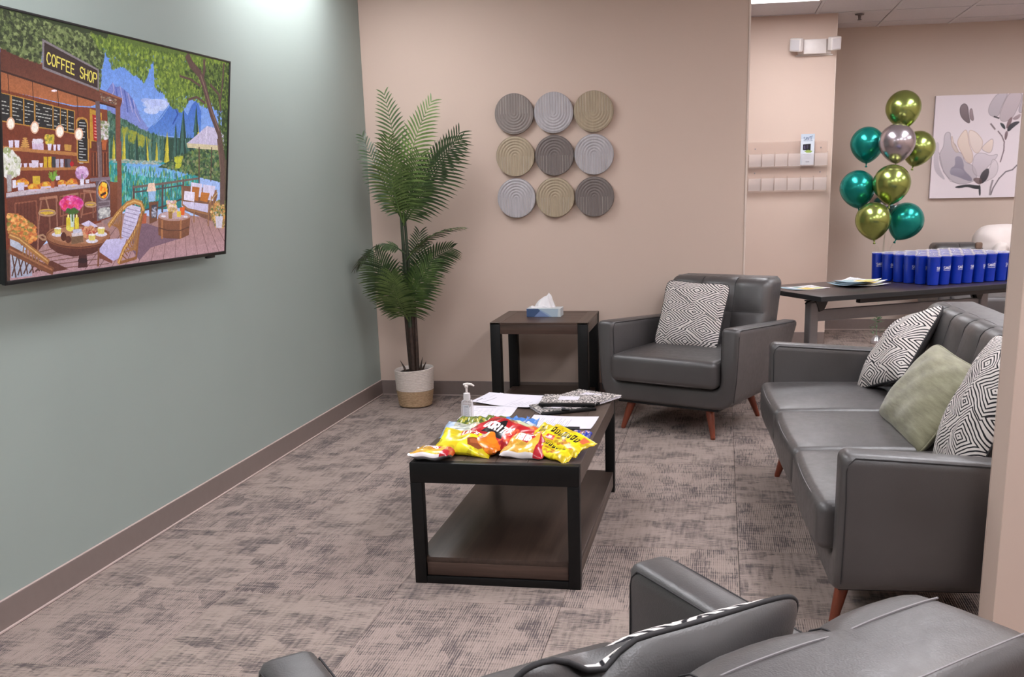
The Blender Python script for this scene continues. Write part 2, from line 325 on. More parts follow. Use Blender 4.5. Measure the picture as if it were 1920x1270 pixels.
def softbox(name, hx, hy, hz, r, mat, parent=None, n=(8, 8, 6), k=4, deform=None, ix=None, iy=None, iz=None, loc=(0, 0, 0)):
    L = [axis_coords(h, r, k, (i if i is not None else np.linspace(-h+r, h-r, m+1)[1:-1])) for h, m, i in ((hx, n[0], ix), (hy, n[1], iy), (hz, n[2], iz))]
    idx = {}; V = []; Fc = []
    def vid(p):
        key = tuple(round(c, 6) for c in p)
        if key not in idx:
            q = [max(-h+r, min(h-r, c)) for c, h in zip(p, (hx, hy, hz))]; d = [a-b for a, b in zip(p, q)]; ln = math.sqrt(sum(x*x for x in d)) or 1
            w = Vector([a+b/ln*r for a, b in zip(q, d)]) if ln > 0 and any(abs(x) > 1e-9 for x in d) else Vector(p)
            if deform: w = deform(w)
            idx[key] = len(V); V.append(w+Vector(loc))
        return idx[key]
    for ax in range(3):
        u, v = [a for a in range(3) if a != ax]; hh = (hx, hy, hz)[ax]
        for sgn in (-1, 1):
            for a in range(len(L[u])-1):
                for b in range(len(L[v])-1):
                    q = []
                    for da, db in ((0, 0), (1, 0), (1, 1), (0, 1)):
                        p = [0, 0, 0]; p[ax] = sgn*hh; p[u] = L[u][a+da]; p[v] = L[v][b+db]; q.append(vid(p))
                    flip = (sgn > 0) == (ax == 1)
                    Fc.append(tuple(q[::-1] if flip else q))
    return finish(name, V, Fc, mat, parent)
def thing(name, label, cat, loc=(0, 0, 0), rot=0, group=None):
    o = bpy.data.objects.new(name, None); COL.objects.link(o); o.empty_display_size = .1; o.location = loc
    o.rotation_euler = rot if isinstance(rot, (tuple, list)) else (0, 0, rot); return tag(o, label, cat, group)
def tag(o, label, cat, group=None):
    o['label'] = label; o['category'] = cat
    if group: o['group'] = group
    return o
def struct(o): o['kind'] = 'structure'; return o
def dup(root, loc, rot, label, group=None):
    r = root.copy(); COL.objects.link(r); r.location = loc; r.rotation_euler = rot if isinstance(rot, (tuple, list)) else (0, 0, rot); r['label'] = label
    if group: r['group'] = group
    for ch in list(root.children):
        c = ch.copy(); COL.objects.link(c); c.parent = r
        for g in list(ch.children):
            d = g.copy(); COL.objects.link(d); d.parent = c
    return r
TV_ART=[
('P',(96,138,222),[(0,0),(1460,0),(1460,836),(0,836)],(190,205,240)),
('S',[(176,186,236),(190,200,240)],14,10,26,[(806,213),(954,192),(963,219),(839,252)],3.0),
('P',(112,122,192),[(539,205),(561,186),(586,163),(607,178),(633,173),(656,182),(684,192),(715,212),(739,236),(763,270),(813,308),(855,324),(567,317)],(128,140,205)),
('L',(165,160,212),5,[(588,167),(595,191),(579,218)]),
('L',(165,160,212),5,[(633,175),(644,204),(652,234)]),
('L',(165,160,212),5,[(684,194),(699,230),(714,260)]),
('L',(165,160,212),5,[(719,216),(731,259),(763,293)]),
('L',(80,95,170),7,[(606,180),(614,207)]),
('L',(80,95,170),7,[(660,186),(675,232),(682,262)]),
('L',(80,95,170),7,[(703,212),(723,246)]),
('P',(66,106,192),[(817,317),(873,288),(927,248),(968,214),(1000,193),(1056,212),(1114,247),(1144,206),(1184,178),(1225,225),(1224,340),(817,335)],(88,130,205)),
('L',(120,155,220),5,[(972,216),(917,265),(856,301)]),
('L',(48,80,160),8,[(1000,207),(1037,247),(999,288)]),
('P',(70,102,112),[(553,265),(612,280),(690,299),(762,317),(846,336),(930,341),(1234,340),(1430,316),(1430,421),(550,442)]),
('P',(44,74,64),[(555,364),(1453,324),(1452,430),(1073,443),(553,453)]),
('S',[(52,88,78),(80,120,105),(110,140,120),(40,70,60),(60,100,70)],700,2,8,[(553,267),(612,282),(762,320),(930,344),(929,433),(550,442)],0.45),
('S',[(165,160,60),(140,150,60)],50,4,10,[(642,317),(838,357),(837,389),(642,361)],0.6),
('P',(38,70,62),[(692,354),(697,411),(694,411),(702,469),(678,469),(687,411),(685,412)]),
('P',(92,132,122),[(566,363),(571,420),(568,421),(576,478),(551,478),(561,421),(559,421)]),
('P',(92,132,122),[(881,348),(888,412),(885,412),(895,475),(865,476),(876,412),(873,412)]),
('P',(38,70,62),[(1170,338),(1181,404),(1176,405),(1193,471),(1145,472),(1162,405),(1157,405)]),
('P',(92,132,122),[(666,334),(675,406),(671,407),(684,479),(644,480),(659,407),(655,407)]),
('P',(92,132,122),[(1099,302),(1110,383),(1105,384),(1120,466),(1077,467),(1092,384),(1088,384)]),
('P',(60,100,92),[(861,322),(871,391),(867,391),(882,460),(838,461),(854,392),(849,392)]),
('P',(92,132,122),[(1077,298),(1087,377),(1083,378),(1097,457),(1054,458),(1070,378),(1065,378)]),
('P',(60,100,92),[(738,337),(745,404),(742,404),(752,471),(720,472),(732,404),(729,404)]),
('P',(92,132,122),[(647,334),(652,406),(650,406),(657,478),(633,478),(643,406),(640,406)]),
('P',(92,132,122),[(833,337),(842,404),(838,404),(850,471),(812,472),(826,404),(822,405)]),
('P',(60,100,92),[(638,325),(645,403),(642,403),(652,481),(619,481),(632,403),(628,403)]),
('P',(60,100,92),[(819,330),(826,402),(823,402),(832,474),(802,474),(814,402),(811,402)]),
('P',(92,132,122),[(896,313),(903,383),(900,383),(909,454),(880,454),(891,384),(888,384)]),
('P',(60,100,92),[(1039,307),(1046,391),(1043,391),(1054,477),(1021,477),(1033,392),(1030,392)]),
('P',(92,132,122),[(569,358),(578,420),(574,420),(586,481),(548,482),(562,420),(559,420)]),
('P',(92,132,122),[(1017,302),(1029,380),(1024,380),(1040,458),(992,459),(1009,380),(1005,381)]),
('P',(48,84,70),[(1046,345),(1056,410),(1051,410),(1066,475),(1023,475),(1039,410),(1035,410)]),
('P',(60,100,92),[(599,366),(604,416),(602,416),(610,465),(584,466),(594,416),(591,416)]),
('P',(60,100,92),[(923,323),(929,387),(926,388),(935,452),(909,452),(918,388),(916,388)]),
('P',(92,132,122),[(652,369),(658,420),(655,420),(665,472),(635,472),(646,421),(643,421)]),
('P',(60,100,92),[(675,325),(683,391),(679,391),(691,458),(655,458),(668,392),(665,392)]),
('P',(60,100,92),[(921,338),(929,402),(926,402),(938,467),(900,468),(914,403),(911,403)]),
('P',(38,70,62),[(744,322),(752,395),(749,395),(761,469),(723,470),(737,396),(733,396)]),
('P',(60,100,92),[(799,337),(806,399),(803,399),(813,460),(781,461),(793,399),(790,399)]),
('P',(48,84,70),[(576,346),(582,410),(579,410),(588,475),(559,475),(570,411),(567,411)]),
('P',(60,100,92),[(680,321),(685,392),(683,392),(691,463),(664,463),(675,392),(672,392)]),
('P',(60,100,92),[(675,340),(681,401),(678,401),(687,463),(659,464),(670,402),(667,402)]),
('P',(92,132,122),[(1131,326),(1139,401),(1136,401),(1148,477),(1111,478),(1125,402),(1121,402)]),
('P',(38,70,62),[(1138,322),(1146,386),(1143,386),(1154,450),(1121,451),(1133,386),(1129,386)]),
('P',(60,100,92),[(1118,314),(1129,390),(1124,390),(1140,467),(1094,468),(1110,391),(1106,391)]),
('P',(48,84,70),[(953,332),(962,401),(958,401),(972,470),(931,470),(946,401),(942,401)]),
('P',(48,84,70),[(711,365),(720,411),(716,411),(730,457),(689,458),(704,411),(700,411)]),
('P',(60,100,92),[(1185,295),(1192,384),(1189,384),(1199,474),(1167,474),(1179,384),(1176,384)]),
('P',(176,164,52),[(592,346),(600,410),(596,410),(607,475),(573,475),(586,411),(583,411)]),
('P',(205,192,70),[(597,363),(601,419),(599,419),(605,475),(585,475),(593,419),(591,419)]),
('P',(176,164,52),[(658,334),(668,406),(664,406),(679,478),(632,479),(650,406),(645,407)]),
('P',(205,192,70),[(662,351),(668,415),(665,415),(674,478),(646,479),(657,415),(654,415)]),
('P',(176,164,52),[(957,319),(972,396),(966,396),(987,474),(925,475),(947,397),(941,397)]),
('P',(205,192,70),[(963,337),(971,406),(967,406),(980,475),(942,475),(956,406),(953,406)]),
('P',(176,164,52),[(814,362),(823,410),(819,410),(833,458),(792,459),(807,411),(803,411)]),
('P',(205,192,70),[(818,381),(824,419),(822,419),(830,458),(805,458),(814,419),(812,420)]),
('P',(176,164,52),[(881,360),(888,408),(885,408),(896,457),(864,457),(876,409),(872,409)]),
('P',(205,192,70),[(886,378),(890,417),(888,417),(895,457),(875,457),(883,418),(881,418)]),
('P',(176,164,52),[(1199,276),(1212,321),(1206,321),(1225,366),(1172,367),(1190,322),(1185,322)]),
('P',(205,192,70),[(1205,296),(1213,331),(1209,331),(1220,366),(1188,367),(1200,331),(1197,332)]),
('P',(36,66,62),[(1080,220),(1104,343),(1094,343),(1129,468),(1028,469),(1064,345),(1054,345)]),
('P',(66,104,96),[(1075,235),(1087,351),(1082,351),(1098,468),(1048,469),(1067,352),(1062,352)]),
('P',(36,66,62),[(1184,198),(1204,311),(1195,312),(1223,426),(1142,428),(1171,313),(1163,313)]),
('P',(66,104,96),[(1179,213),(1188,319),(1184,320),(1198,427),(1157,428),(1172,320),(1168,320)]),
('P',(36,66,62),[(1023,277),(1036,372),(1030,373),(1049,469),(992,470),(1013,373),(1007,374)]),
('P',(66,104,96),[(1018,292),(1024,380),(1021,380),(1030,469),(1002,470),(1013,381),(1010,381)]),
('P',(36,66,62),[(737,343),(746,406),(742,406),(755,468),(716,469),(731,406),(727,406)]),
('P',(66,104,96),[(733,357),(737,413),(735,413),(741,469),(722,469),(729,413),(727,413)]),
('P',(36,66,62),[(804,349),(811,408),(808,408),(819,467),(785,468),(798,409),(794,409)]),
('P',(66,104,96),[(799,363),(803,415),(801,415),(806,468),(789,468),(796,415),(794,415)]),
('P',(52,150,158),[(553,441),(924,441),(1073,463),(1223,486),(1222,628),(637,632),(552,526)],(30,118,122)),
('P',(116,168,226),[(672,451),(785,444),(915,450),(1006,469),(1132,487),(1025,507),(888,503),(719,495),(655,473)]),
('S',[(150,200,210),(60,150,140),(120,150,60),(30,100,100),(90,190,180)],240,3,9,[(557,458),(924,465),(1212,516),(1212,567),(638,614),(556,518)],0.25),
('S',[(185,190,185),(150,155,140)],60,2,6,[(553,436),(915,437),(915,451),(553,449)],2),
('P',(58,84,58),[(888,463),(942,446),(1016,425),(1213,375),(1453,351),(1452,526),(1223,501),(1073,470)]),
('S',[(110,130,70),(60,90,60),(150,150,110),(36,60,50),(90,125,85)],260,3,10,[(915,460),(1016,420),(1213,375),(1441,357),(1441,526),(1223,498)],1.0),
('S',[(190,190,60)],14,5,10,[(1016,420),(1074,419),(1063,463),(1025,463)],1.0),
('P',(84,58,50),[(-6,548),(33,548),(25,844),(-14,870)]),
('P',(92,80,66),[(1424,357),(1499,354),(1498,732),(1423,728)]),
('P',(60,78,50),[(1409,-12),(1500,-23),(1499,420),(1407,422)]),
('P',(160,124,124),[(1429,686),(1498,688),(1498,873),(1428,873)]),
('P',(158,118,112),[(22,740),(147,741),(220,722),(561,647),(717,634),(886,667),(1091,659),(1457,687),(1459,870),(19,843)],(178,140,150)),
('L',(112,80,82),3,[(660,650),(413,833)]),
('L',(112,80,82),3,[(710,652),(490,840)]),
('L',(112,80,82),3,[(761,653),(569,847)]),
('L',(112,80,82),3,[(813,655),(652,854)]),
('L',(112,80,82),3,[(867,659),(740,862)]),
('L',(112,80,82),3,[(922,662),(831,870)]),
('L',(112,80,82),3,[(978,666),(926,878)]),
('L',(112,80,82),3,[(1037,670),(1027,887)]),
('L',(112,80,82),3,[(1096,674),(1132,896)]),
('L',(112,80,82),3,[(1158,678),(1243,905)]),
('L',(112,80,82),3,[(1222,683),(1360,916)]),
('L',(112,80,82),3,[(1287,687),(1484,926)]),
('L',(112,80,82),3,[(1355,692),(1614,938)]),
('L',(112,80,82),3,[(1424,696),(1752,950)]),
('L',(112,80,82),3,[(1496,701),(1898,962)]),
('L',(112,80,82),3,[(1570,706),(2053,976)]),
('L',(120,84,78),3,[(117,758),(560,716)]),
('L',(120,84,78),3,[(123,769),(559,737)]),
('L',(120,84,78),3,[(128,780),(559,759)]),
('L',(120,84,78),3,[(134,791),(558,781)]),
('L',(120,84,78),3,[(139,802),(558,802)]),
('L',(120,84,78),3,[(145,814),(558,824)]),
('P',(120,92,108),[(716,661),(912,706),(1070,757),(841,782),(763,827),(714,787)]),
('L',(88,66,66),14,[(722,537),(721,616)]),
('L',(88,66,66),14,[(928,525),(926,640)]),
('L',(88,66,66),14,[(1087,512),(1086,605)]),
('L',(112,96,92),9,[(714,541),(928,527),(1213,505)]),
('L',(80,72,76),6,[(722,560),(928,546),(1082,534)]),
('L',(70,62,64),7,[(725,634),(927,621),(1082,590)]),
('L',(90,80,80),3,[(743,540),(741,621)]),
('L',(90,80,80),3,[(783,537),(781,615)]),
('L',(90,80,80),3,[(823,534),(822,608)]),
('L',(90,80,80),3,[(865,530),(864,602)]),
('L',(90,80,80),3,[(907,527),(906,595)]),
('L',(90,80,80),3,[(950,524),(950,588)]),
('L',(90,80,80),3,[(995,520),(994,581)]),
('L',(90,80,80),3,[(1040,517),(1039,574)]),
('L',(90,80,80),3,[(1086,514),(1086,567)]),
('P',(196,184,212),[(1108,362),(1183,327),(1277,281),(1341,286),(1436,315),(1436,363),(1276,361)]),
('P',(206,190,158),[(1108,360),(1276,360),(1436,360),(1435,382),(1276,380),(1118,379)]),
('L',(225,215,235),4,[(1277,282),(1266,359)]),
('L',(90,66,60),10,[(1213,375),(1218,531)]),
('L',(80,60,56),8,[(1321,371),(1320,516)]),
('P',(120,82,66),[(1072,536),(1212,541),(1373,558),(1384,579),(1328,693),(1081,634)]),
('P',(214,204,232),[(1151,521),(1244,529),(1238,587),(1146,581)]),
('P',(208,198,226),[(1254,531),(1362,539),(1345,605),(1248,593)]),
('P',(176,104,52),[(1161,539),(1223,544),(1212,602),(1156,594)]),
('P',(226,214,236),[(1097,558),(1183,564),(1179,604),(1093,595)]),
('P',(186,112,52),[(1238,564),(1313,570),(1291,609),(1227,601)]),
('P',(205,196,226),[(1072,600),(1181,607),(1176,637),(1076,624)]),
('P',(198,188,220),[(1183,608),(1307,618),(1298,655),(1176,637)]),
('L',(150,104,72),9,[(1077,541),(1081,615),(1130,636),(1301,661)]),
('L',(150,104,72),9,[(1373,558),(1307,619),(1304,713)]),
('L',(150,104,72),9,[(1179,647),(1180,692)]),
('L',(150,104,72),9,[(1081,634),(1083,644)]),
('L',(150,104,72),9,[(1329,583),(1318,651)]),
('L',(150,104,72),9,[(1351,578),(1339,693)]),
('L',(190,160,120),5,[(1384,568),(1312,609)]),
('S',[(216,150,84),(176,120,70),(110,124,70),(232,190,130),(84,96,56)],170,3,8,[(1323,630),(1384,605),(1454,596),(1454,730),(1372,721),(1328,672)],1.0),
('P',(200,190,205),[(1367,673),(1440,676),(1429,729),(1378,726)]),
('P',(112,72,56),[(827,600),(897,597),(886,676),(833,686)]),
('P',(62,62,74),[(845,612),(885,610),(881,662),(847,663)]),
('S',[(180,180,200),(120,120,140)],16,3,6,[(848,619),(881,620),(879,657),(849,659)],1.0),
('P',(150,180,220),[(822,554),(878,552),(874,596),(827,598)]),
('P',(232,196,178),[(825,525),(866,523),(880,557),(811,558)]),
('L',(110,140,80),4,[(790,645),(752,581)]),
('L',(54,84,50),4,[(786,645),(783,589)]),
('L',(110,140,80),4,[(781,645),(748,605)]),
('L',(74,104,58),4,[(789,645),(767,589)]),
('L',(110,140,80),4,[(795,645),(789,605)]),
('L',(74,104,58),4,[(780,645),(793,603)]),
('L',(54,84,50),4,[(792,645),(783,593)]),
('L',(74,104,58),4,[(778,645),(800,580)]),
('L',(54,84,50),4,[(794,645),(793,581)]),
('L',(110,140,80),4,[(778,645),(814,606)]),
('L',(110,140,80),4,[(794,645),(810,579)]),
('L',(54,84,50),4,[(786,645),(763,607)]),
('L',(110,140,80),4,[(782,645),(784,607)]),
('L',(74,104,58),4,[(778,645),(817,603)]),
('L',(110,140,80),4,[(787,645),(780,604)]),
('L',(110,140,80),4,[(778,645),(814,583)]),
('P',(172,88,64),[(766,644),(812,643),(809,683),(774,683)]),
('P',(136,86,62),[(895,658),(898,733),(948,750),(1070,759),(1139,746),(1150,661)],(112,70,54)),
('P',(176,138,132),[(1149,665),(1143,671),(1124,676),(1094,680),(1058,682),(1018,681),(980,679),(945,675),(919,669),(902,663),(896,657),(902,651),(919,646),(946,642),(980,640),(1019,640),(1058,643),(1095,646),(1124,652),(1143,658)]),
('P',(188,158,165),[(1122,661),(1116,666),(1096,671),(1067,673),(1032,674),(996,672),(962,669),(934,665),(917,660),(911,654),(917,649),(935,645),(962,643),(996,642),(1032,643),(1068,646),(1096,650),(1116,656)]),
('L',(170,112,76),14,[(926,678),(925,747)]),
('L',(170,112,76),14,[(1071,683),(1070,754)]),
('L',(92,58,48),5,[(903,705),(967,718),(1071,723),(1140,711)]),
('S',[(236,214,224),(214,160,190),(230,200,120),(176,140,80)],44,4,9,[(959,598),(1033,599),(1038,643),(967,641)],1.0),
('P',(216,96,44),[(1062,626),(1103,625),(1099,659),(1064,658)]),
('P',(216,190,80),[(1038,643),(1071,641),(1071,666),(1040,665)]),
('P',(150,110,60),[(972,641),(1005,642),(1002,671),(975,670)]),
('P',(222,214,232),[(955,660),(953,661),(948,663),(940,663),(931,663),(923,662),(917,660),(915,658),(917,657),(923,655),(931,655),(940,655),(948,656),(953,658)]),
('P',(222,214,232),[(1128,668),(1126,670),(1121,671),(1114,671),(1106,671),(1099,670),(1094,668),(1093,667),(1094,665),(1099,664),(1106,663),(1114,664),(1121,665),(1126,666)]),
('P',(126,62,42),[(3,238),(357,265),(466,261),(553,263),(557,441),(-3,454)],(112,52,36)),
('P',(120,58,42),[(-1,381),(558,355),(563,518),(639,526),(637,649),(487,670),(-11,738)]),
('P',(156,92,62),[(4,182),(358,221),(517,240),(453,258),(357,261),(3,239)],(176,104,66)),
('P',(92,50,42),[(6,112),(200,139),(496,192),(646,215),(644,228),(632,253),(495,244),(358,223),(4,182)],(116,66,52)),
('L',(150,96,76),6,[(6,113),(200,141),(496,197),(644,218)]),
('L',(60,34,30),6,[(4,183),(358,224),(632,254)]),
('S',[(156,132,110),(92,80,80)],30,2,4,[(510,207),(613,224),(613,241),(517,232)],1.0),
('P',(235,215,225),[(272,220),(271,222),(266,223),(260,225),(254,225),(248,225),(244,224),(242,222),(244,221),(248,219),(254,218),(261,217),(267,217),(271,218)]),
('P',(220,200,210),[(581,227),(580,228),(577,229),(574,230),(570,230),(566,230),(564,229),(563,228),(564,227),(566,226),(570,225),(574,225),(577,225),(580,226)]),
('L',(60,34,28),3,[(36,186),(44,325)]),
('L',(60,34,28),3,[(149,199),(157,330)]),
('L',(60,34,28),3,[(275,213),(283,335)]),
('L',(60,34,28),3,[(379,231),(386,342)]),
('P',(186,138,52),[(449,265),(520,276),(517,404),(448,402)]),
('P',(168,38,40),[(464,284),(514,290),(508,379),(470,373)]),
('L',(226,150,140),4,[(477,297),(503,299)]),
('L',(226,150,140),4,[(477,308),(502,310)]),
('L',(226,150,140),4,[(477,319),(502,321)]),
('L',(226,150,140),4,[(476,330),(502,332)]),
('L',(226,150,140),4,[(476,341),(502,343)]),
('L',(226,150,140),4,[(476,351),(502,354)]),
('L',(226,150,140),4,[(476,362),(501,365)]),
('P',(96,50,40),[(457,377),(558,377),(557,411),(457,410)]),
('P',(88,44,36),[(458,416),(557,415),(560,500),(455,501)]),
('L',(150,86,60),6,[(467,418),(468,497)]),
('L',(150,86,60),6,[(487,417),(487,497)]),
('L',(150,86,60),6,[(507,416),(508,497)]),
('L',(150,86,60),6,[(527,416),(528,496)]),
('L',(150,86,60),6,[(548,415),(549,496)]),
('S',[(226,216,232),(190,180,170),(110,124,80)],40,4,9,[(512,304),(559,305),(551,365),(514,366)],1.0),
('P',(176,92,52),[(518,371),(551,369),(543,406),(521,406)]),
('P',(130,74,52),[(567,522),(641,521),(639,645),(570,656)],(104,56,42)),
('L',(104,84,88),26,[(495,243),(502,359),(506,438)]),
('L',(112,92,96),24,[(501,383),(507,454),(507,503)]),
('L',(150,120,122),5,[(497,392),(502,501)]),
('L',(124,74,60),30,[(619,254),(619,353),(621,436)]),
('L',(128,78,62),28,[(626,378),(628,517),(628,649)]),
('L',(178,118,70),12,[(3,415),(178,420),(371,425)]),
('L',(172,112,66),12,[(78,478),(225,476),(370,472)]),
('P',(184,132,62),[(-1,247),(46,250),(44,338),(-4,335)]),
('P',(40,40,42),[(2,250),(42,253),(40,334),(0,331)]),
('L',(196,192,186),3,[(5,274),(11,274)]),
('L',(196,192,186),3,[(15,274),(24,275)]),
('L',(196,192,186),3,[(5,285),(16,286)]),
('L',(196,192,186),3,[(20,286),(27,287)]),
('L',(196,192,186),3,[(32,287),(38,288)]),
('L',(196,192,186),3,[(4,297),(13,297)]),
('L',(196,192,186),3,[(29,298),(36,299)]),
('L',(196,192,186),3,[(4,308),(18,309)]),
('L',(196,192,186),3,[(22,310),(33,310)]),
('P',(184,132,62),[(48,251),(107,255),(105,341),(46,339)]),
('P',(40,40,42),[(52,254),(103,259),(101,338),(50,335)]),
('L',(196,192,186),3,[(55,266),(67,267)]),
('L',(196,192,186),3,[(72,267),(80,268)]),
('L',(196,192,186),3,[(85,268),(97,270)]),
('L',(196,192,186),3,[(55,277),(66,278)]),
('L',(196,192,186),3,[(70,279),(75,279)]),
('L',(196,192,186),3,[(80,279),(92,280)]),
('L',(196,192,186),3,[(97,281),(99,282)]),
('L',(196,192,186),3,[(54,289),(64,290)]),
('L',(196,192,186),3,[(69,290),(80,291)]),
('L',(196,192,186),3,[(97,292),(99,293)]),
('L',(196,192,186),3,[(54,300),(62,301)]),
('L',(196,192,186),3,[(66,301),(71,302)]),
('L',(196,192,186),3,[(54,312),(68,313)]),
('L',(196,192,186),3,[(72,313),(82,314)]),
('L',(196,192,186),3,[(70,324),(75,325)]),
('L',(196,192,186),3,[(80,325),(91,326)]),
('P',(184,132,62),[(105,256),(159,260),(157,344),(103,342)]),
('P',(40,40,42),[(109,259),(155,263),(153,341),(107,338)]),
('L',(196,192,186),3,[(124,272),(133,272)]),
('L',(196,192,186),3,[(138,273),(151,274)]),
('L',(196,192,186),3,[(112,282),(119,283)]),
('L',(196,192,186),3,[(124,283),(132,284)]),
('L',(196,192,186),3,[(111,293),(120,294)]),
('L',(196,192,186),3,[(125,294),(138,295)]),
('L',(196,192,186),3,[(142,295),(151,296)]),
('L',(196,192,186),3,[(111,305),(118,305)]),
('L',(196,192,186),3,[(122,305),(134,306)]),
('L',(196,192,186),3,[(111,316),(122,316)]),
('L',(196,192,186),3,[(111,327),(121,328)]),
('L',(196,192,186),3,[(126,328),(131,328)]),
('L',(196,192,186),3,[(148,329),(150,330)]),
('P',(184,132,62),[(158,262),(252,268),(250,348),(156,345)]),
('P',(40,40,42),[(162,265),(247,272),(246,345),(160,341)]),
('L',(196,192,186),3,[(165,276),(171,277)]),
('L',(196,192,186),3,[(200,279),(212,280)]),
('L',(196,192,186),3,[(217,280),(233,281)]),
('L',(196,192,186),3,[(238,281),(243,282)]),
('L',(196,192,186),3,[(165,287),(171,287)]),
('L',(196,192,186),3,[(175,288),(183,288)]),
('L',(196,192,186),3,[(211,290),(224,291)]),
('L',(196,192,186),3,[(165,298),(179,299)]),
('L',(196,192,186),3,[(183,299),(194,300)]),
('L',(196,192,186),3,[(199,300),(212,301)]),
('L',(196,192,186),3,[(217,301),(227,302)]),
('L',(196,192,186),3,[(232,302),(243,303)]),
('L',(196,192,186),3,[(164,309),(170,309)]),
('L',(196,192,186),3,[(174,309),(189,310)]),
('L',(196,192,186),3,[(193,310),(202,311)]),
('L',(196,192,186),3,[(207,311),(222,312)]),
('L',(196,192,186),3,[(226,312),(236,313)]),
('L',(196,192,186),3,[(174,320),(180,320)]),
('L',(196,192,186),3,[(204,322),(211,322)]),
('L',(196,192,186),3,[(216,322),(226,323)]),
('L',(196,192,186),3,[(164,330),(179,331)]),
('L',(196,192,186),3,[(217,333),(231,334)]),
('L',(196,192,186),3,[(236,334),(242,334)]),
('P',(184,132,62),[(248,269),(291,272),(289,351),(246,349)]),
('P',(40,40,42),[(252,273),(286,276),(284,347),(251,345)]),
('L',(196,192,186),3,[(256,283),(271,285)]),
('L',(196,192,186),3,[(256,294),(267,295)]),
('L',(196,192,186),3,[(272,295),(282,296)]),
('L',(196,192,186),3,[(255,304),(270,305)]),
('L',(196,192,186),3,[(255,314),(267,315)]),
('L',(196,192,186),3,[(275,326),(281,327)]),
('L',(196,192,186),3,[(255,335),(266,336)]),
('L',(196,192,186),3,[(271,336),(281,337)]),
('P',(184,132,62),[(286,273),(326,275),(325,354),(284,352)]),
('P',(40,40,42),[(290,276),(322,279),(320,350),(289,348)]),
('L',(196,192,186),3,[(294,287),(300,287)]),
('L',(196,192,186),3,[(305,288),(316,288)]),
('L',(196,192,186),3,[(294,297),(306,298)]),
('L',(196,192,186),3,[(311,298),(318,299)]),
('L',(196,192,186),3,[(313,309),(317,310)]),
('L',(196,192,186),3,[(315,319),(317,320)]),
('L',(196,192,186),3,[(293,328),(308,329)]),
('L',(196,192,186),3,[(313,329),(317,330)]),
('L',(196,192,186),3,[(293,338),(306,339)]),
('L',(196,192,186),3,[(312,339),(317,340)]),
('P',(184,132,62),[(324,275),(366,278),(364,357),(322,355)]),
('P',(40,40,42),[(328,279),(361,281),(360,353),(327,351)]),
('L',(196,192,186),3,[(332,300),(340,300)]),
('L',(196,192,186),3,[(346,301),(357,302)]),
('L',(196,192,186),3,[(331,320),(340,321)]),
('L',(196,192,186),3,[(345,321),(356,323)]),
('L',(196,192,186),3,[(331,331),(341,331)]),
('L',(196,192,186),3,[(331,341),(347,342)]),
('L',(196,192,186),3,[(352,342),(356,343)]),
('P',(186,134,66),[(371,310),(383,300),(410,296),(432,302),(439,314),(442,440),(374,442)]),
('P',(186,134,66),[(374,372),(445,369),(442,454),(377,453)]),
('P',(34,34,38),[(379,314),(397,305),(420,305),(432,317),(434,440),(380,441)]),
('P',(34,34,38),[(382,372),(435,369),(435,448),(384,448)]),
('L',(190,188,190),3,[(390,317),(422,317)]),
('L',(190,188,190),3,[(389,327),(427,327)]),
('L',(190,188,190),3,[(389,337),(414,337)]),
('L',(190,188,190),3,[(389,346),(421,347)]),
('L',(190,188,190),3,[(389,356),(412,357)]),
('L',(190,188,190),3,[(389,366),(418,367)]),
('L',(190,188,190),3,[(388,376),(406,377)]),
('L',(190,188,190),3,[(388,385),(411,387)]),
('L',(190,188,190),3,[(388,395),(412,396)]),
('L',(190,188,190),3,[(388,405),(427,406)]),
('L',(190,188,190),3,[(388,415),(408,416)]),
('L',(190,188,190),3,[(387,424),(423,426)]),
('L',(190,188,190),3,[(387,434),(406,436)]),
('L',(190,188,190),3,[(387,444),(428,445)]),
('L',(190,188,190),3,[(387,454),(408,455)]),
('P',(222,208,232),[(31,391),(53,390),(50,413),(33,413)]),
('P',(222,208,232),[(58,389),(81,389),(78,412),(60,412)]),
('P',(206,150,84),[(119,382),(118,383),(115,385),(110,386),(105,386),(101,385),(98,384),(97,383),(98,381),(101,380),(106,379),(111,379),(115,379),(118,380)]),
('P',(206,150,84),[(122,388),(121,390),(117,391),(111,392),(105,392),(99,392),(95,391),(94,389),(95,388),(99,387),(105,386),(111,385),(117,386),(121,387)]),
('P',(206,150,84),[(125,394),(123,396),(118,397),(111,398),(104,399),(97,398),(92,397),(91,396),(92,394),(97,393),(104,392),(112,392),(118,392),(123,393)]),
('P',(206,150,84),[(128,401),(126,402),(120,404),(112,405),(103,405),(95,405),(90,404),(88,402),(90,401),(95,399),(103,398),(112,398),(120,398),(126,399)]),
('P',(206,150,84),[(130,407),(128,409),(122,410),(112,411),(102,411),(93,411),(87,410),(85,409),(87,407),(93,406),(102,405),(113,404),(122,405),(128,406)]),
('P',(206,180,206),[(141,394),(198,394),(198,416),(142,415)]),
('S',[(226,214,230)],10,4,8,[(147,384),(194,384),(194,392),(146,393)],1.0),
('S',[(206,176,60),(230,200,84),(110,120,60)],40,4,8,[(207,366),(249,366),(246,394),(212,394)],1.0),
('P',(224,212,234),[(218,395),(240,394),(235,416),(221,416)]),
('P',(220,206,232),[(247,396),(263,396),(260,416),(249,416)]),
('P',(220,206,232),[(268,395),(285,395),(282,415),(270,415)]),
('P',(190,140,70),[(306,393),(345,394),(342,415),(307,414)]),
('P',(216,200,224),[(73,461),(91,461),(87,474),(76,474)]),
('P',(216,200,224),[(98,461),(116,460),(113,473),(101,474)]),
('P',(216,200,224),[(123,460),(142,460),(138,473),(126,473)]),
('P',(216,200,224),[(149,460),(168,459),(164,473),(152,473)]),
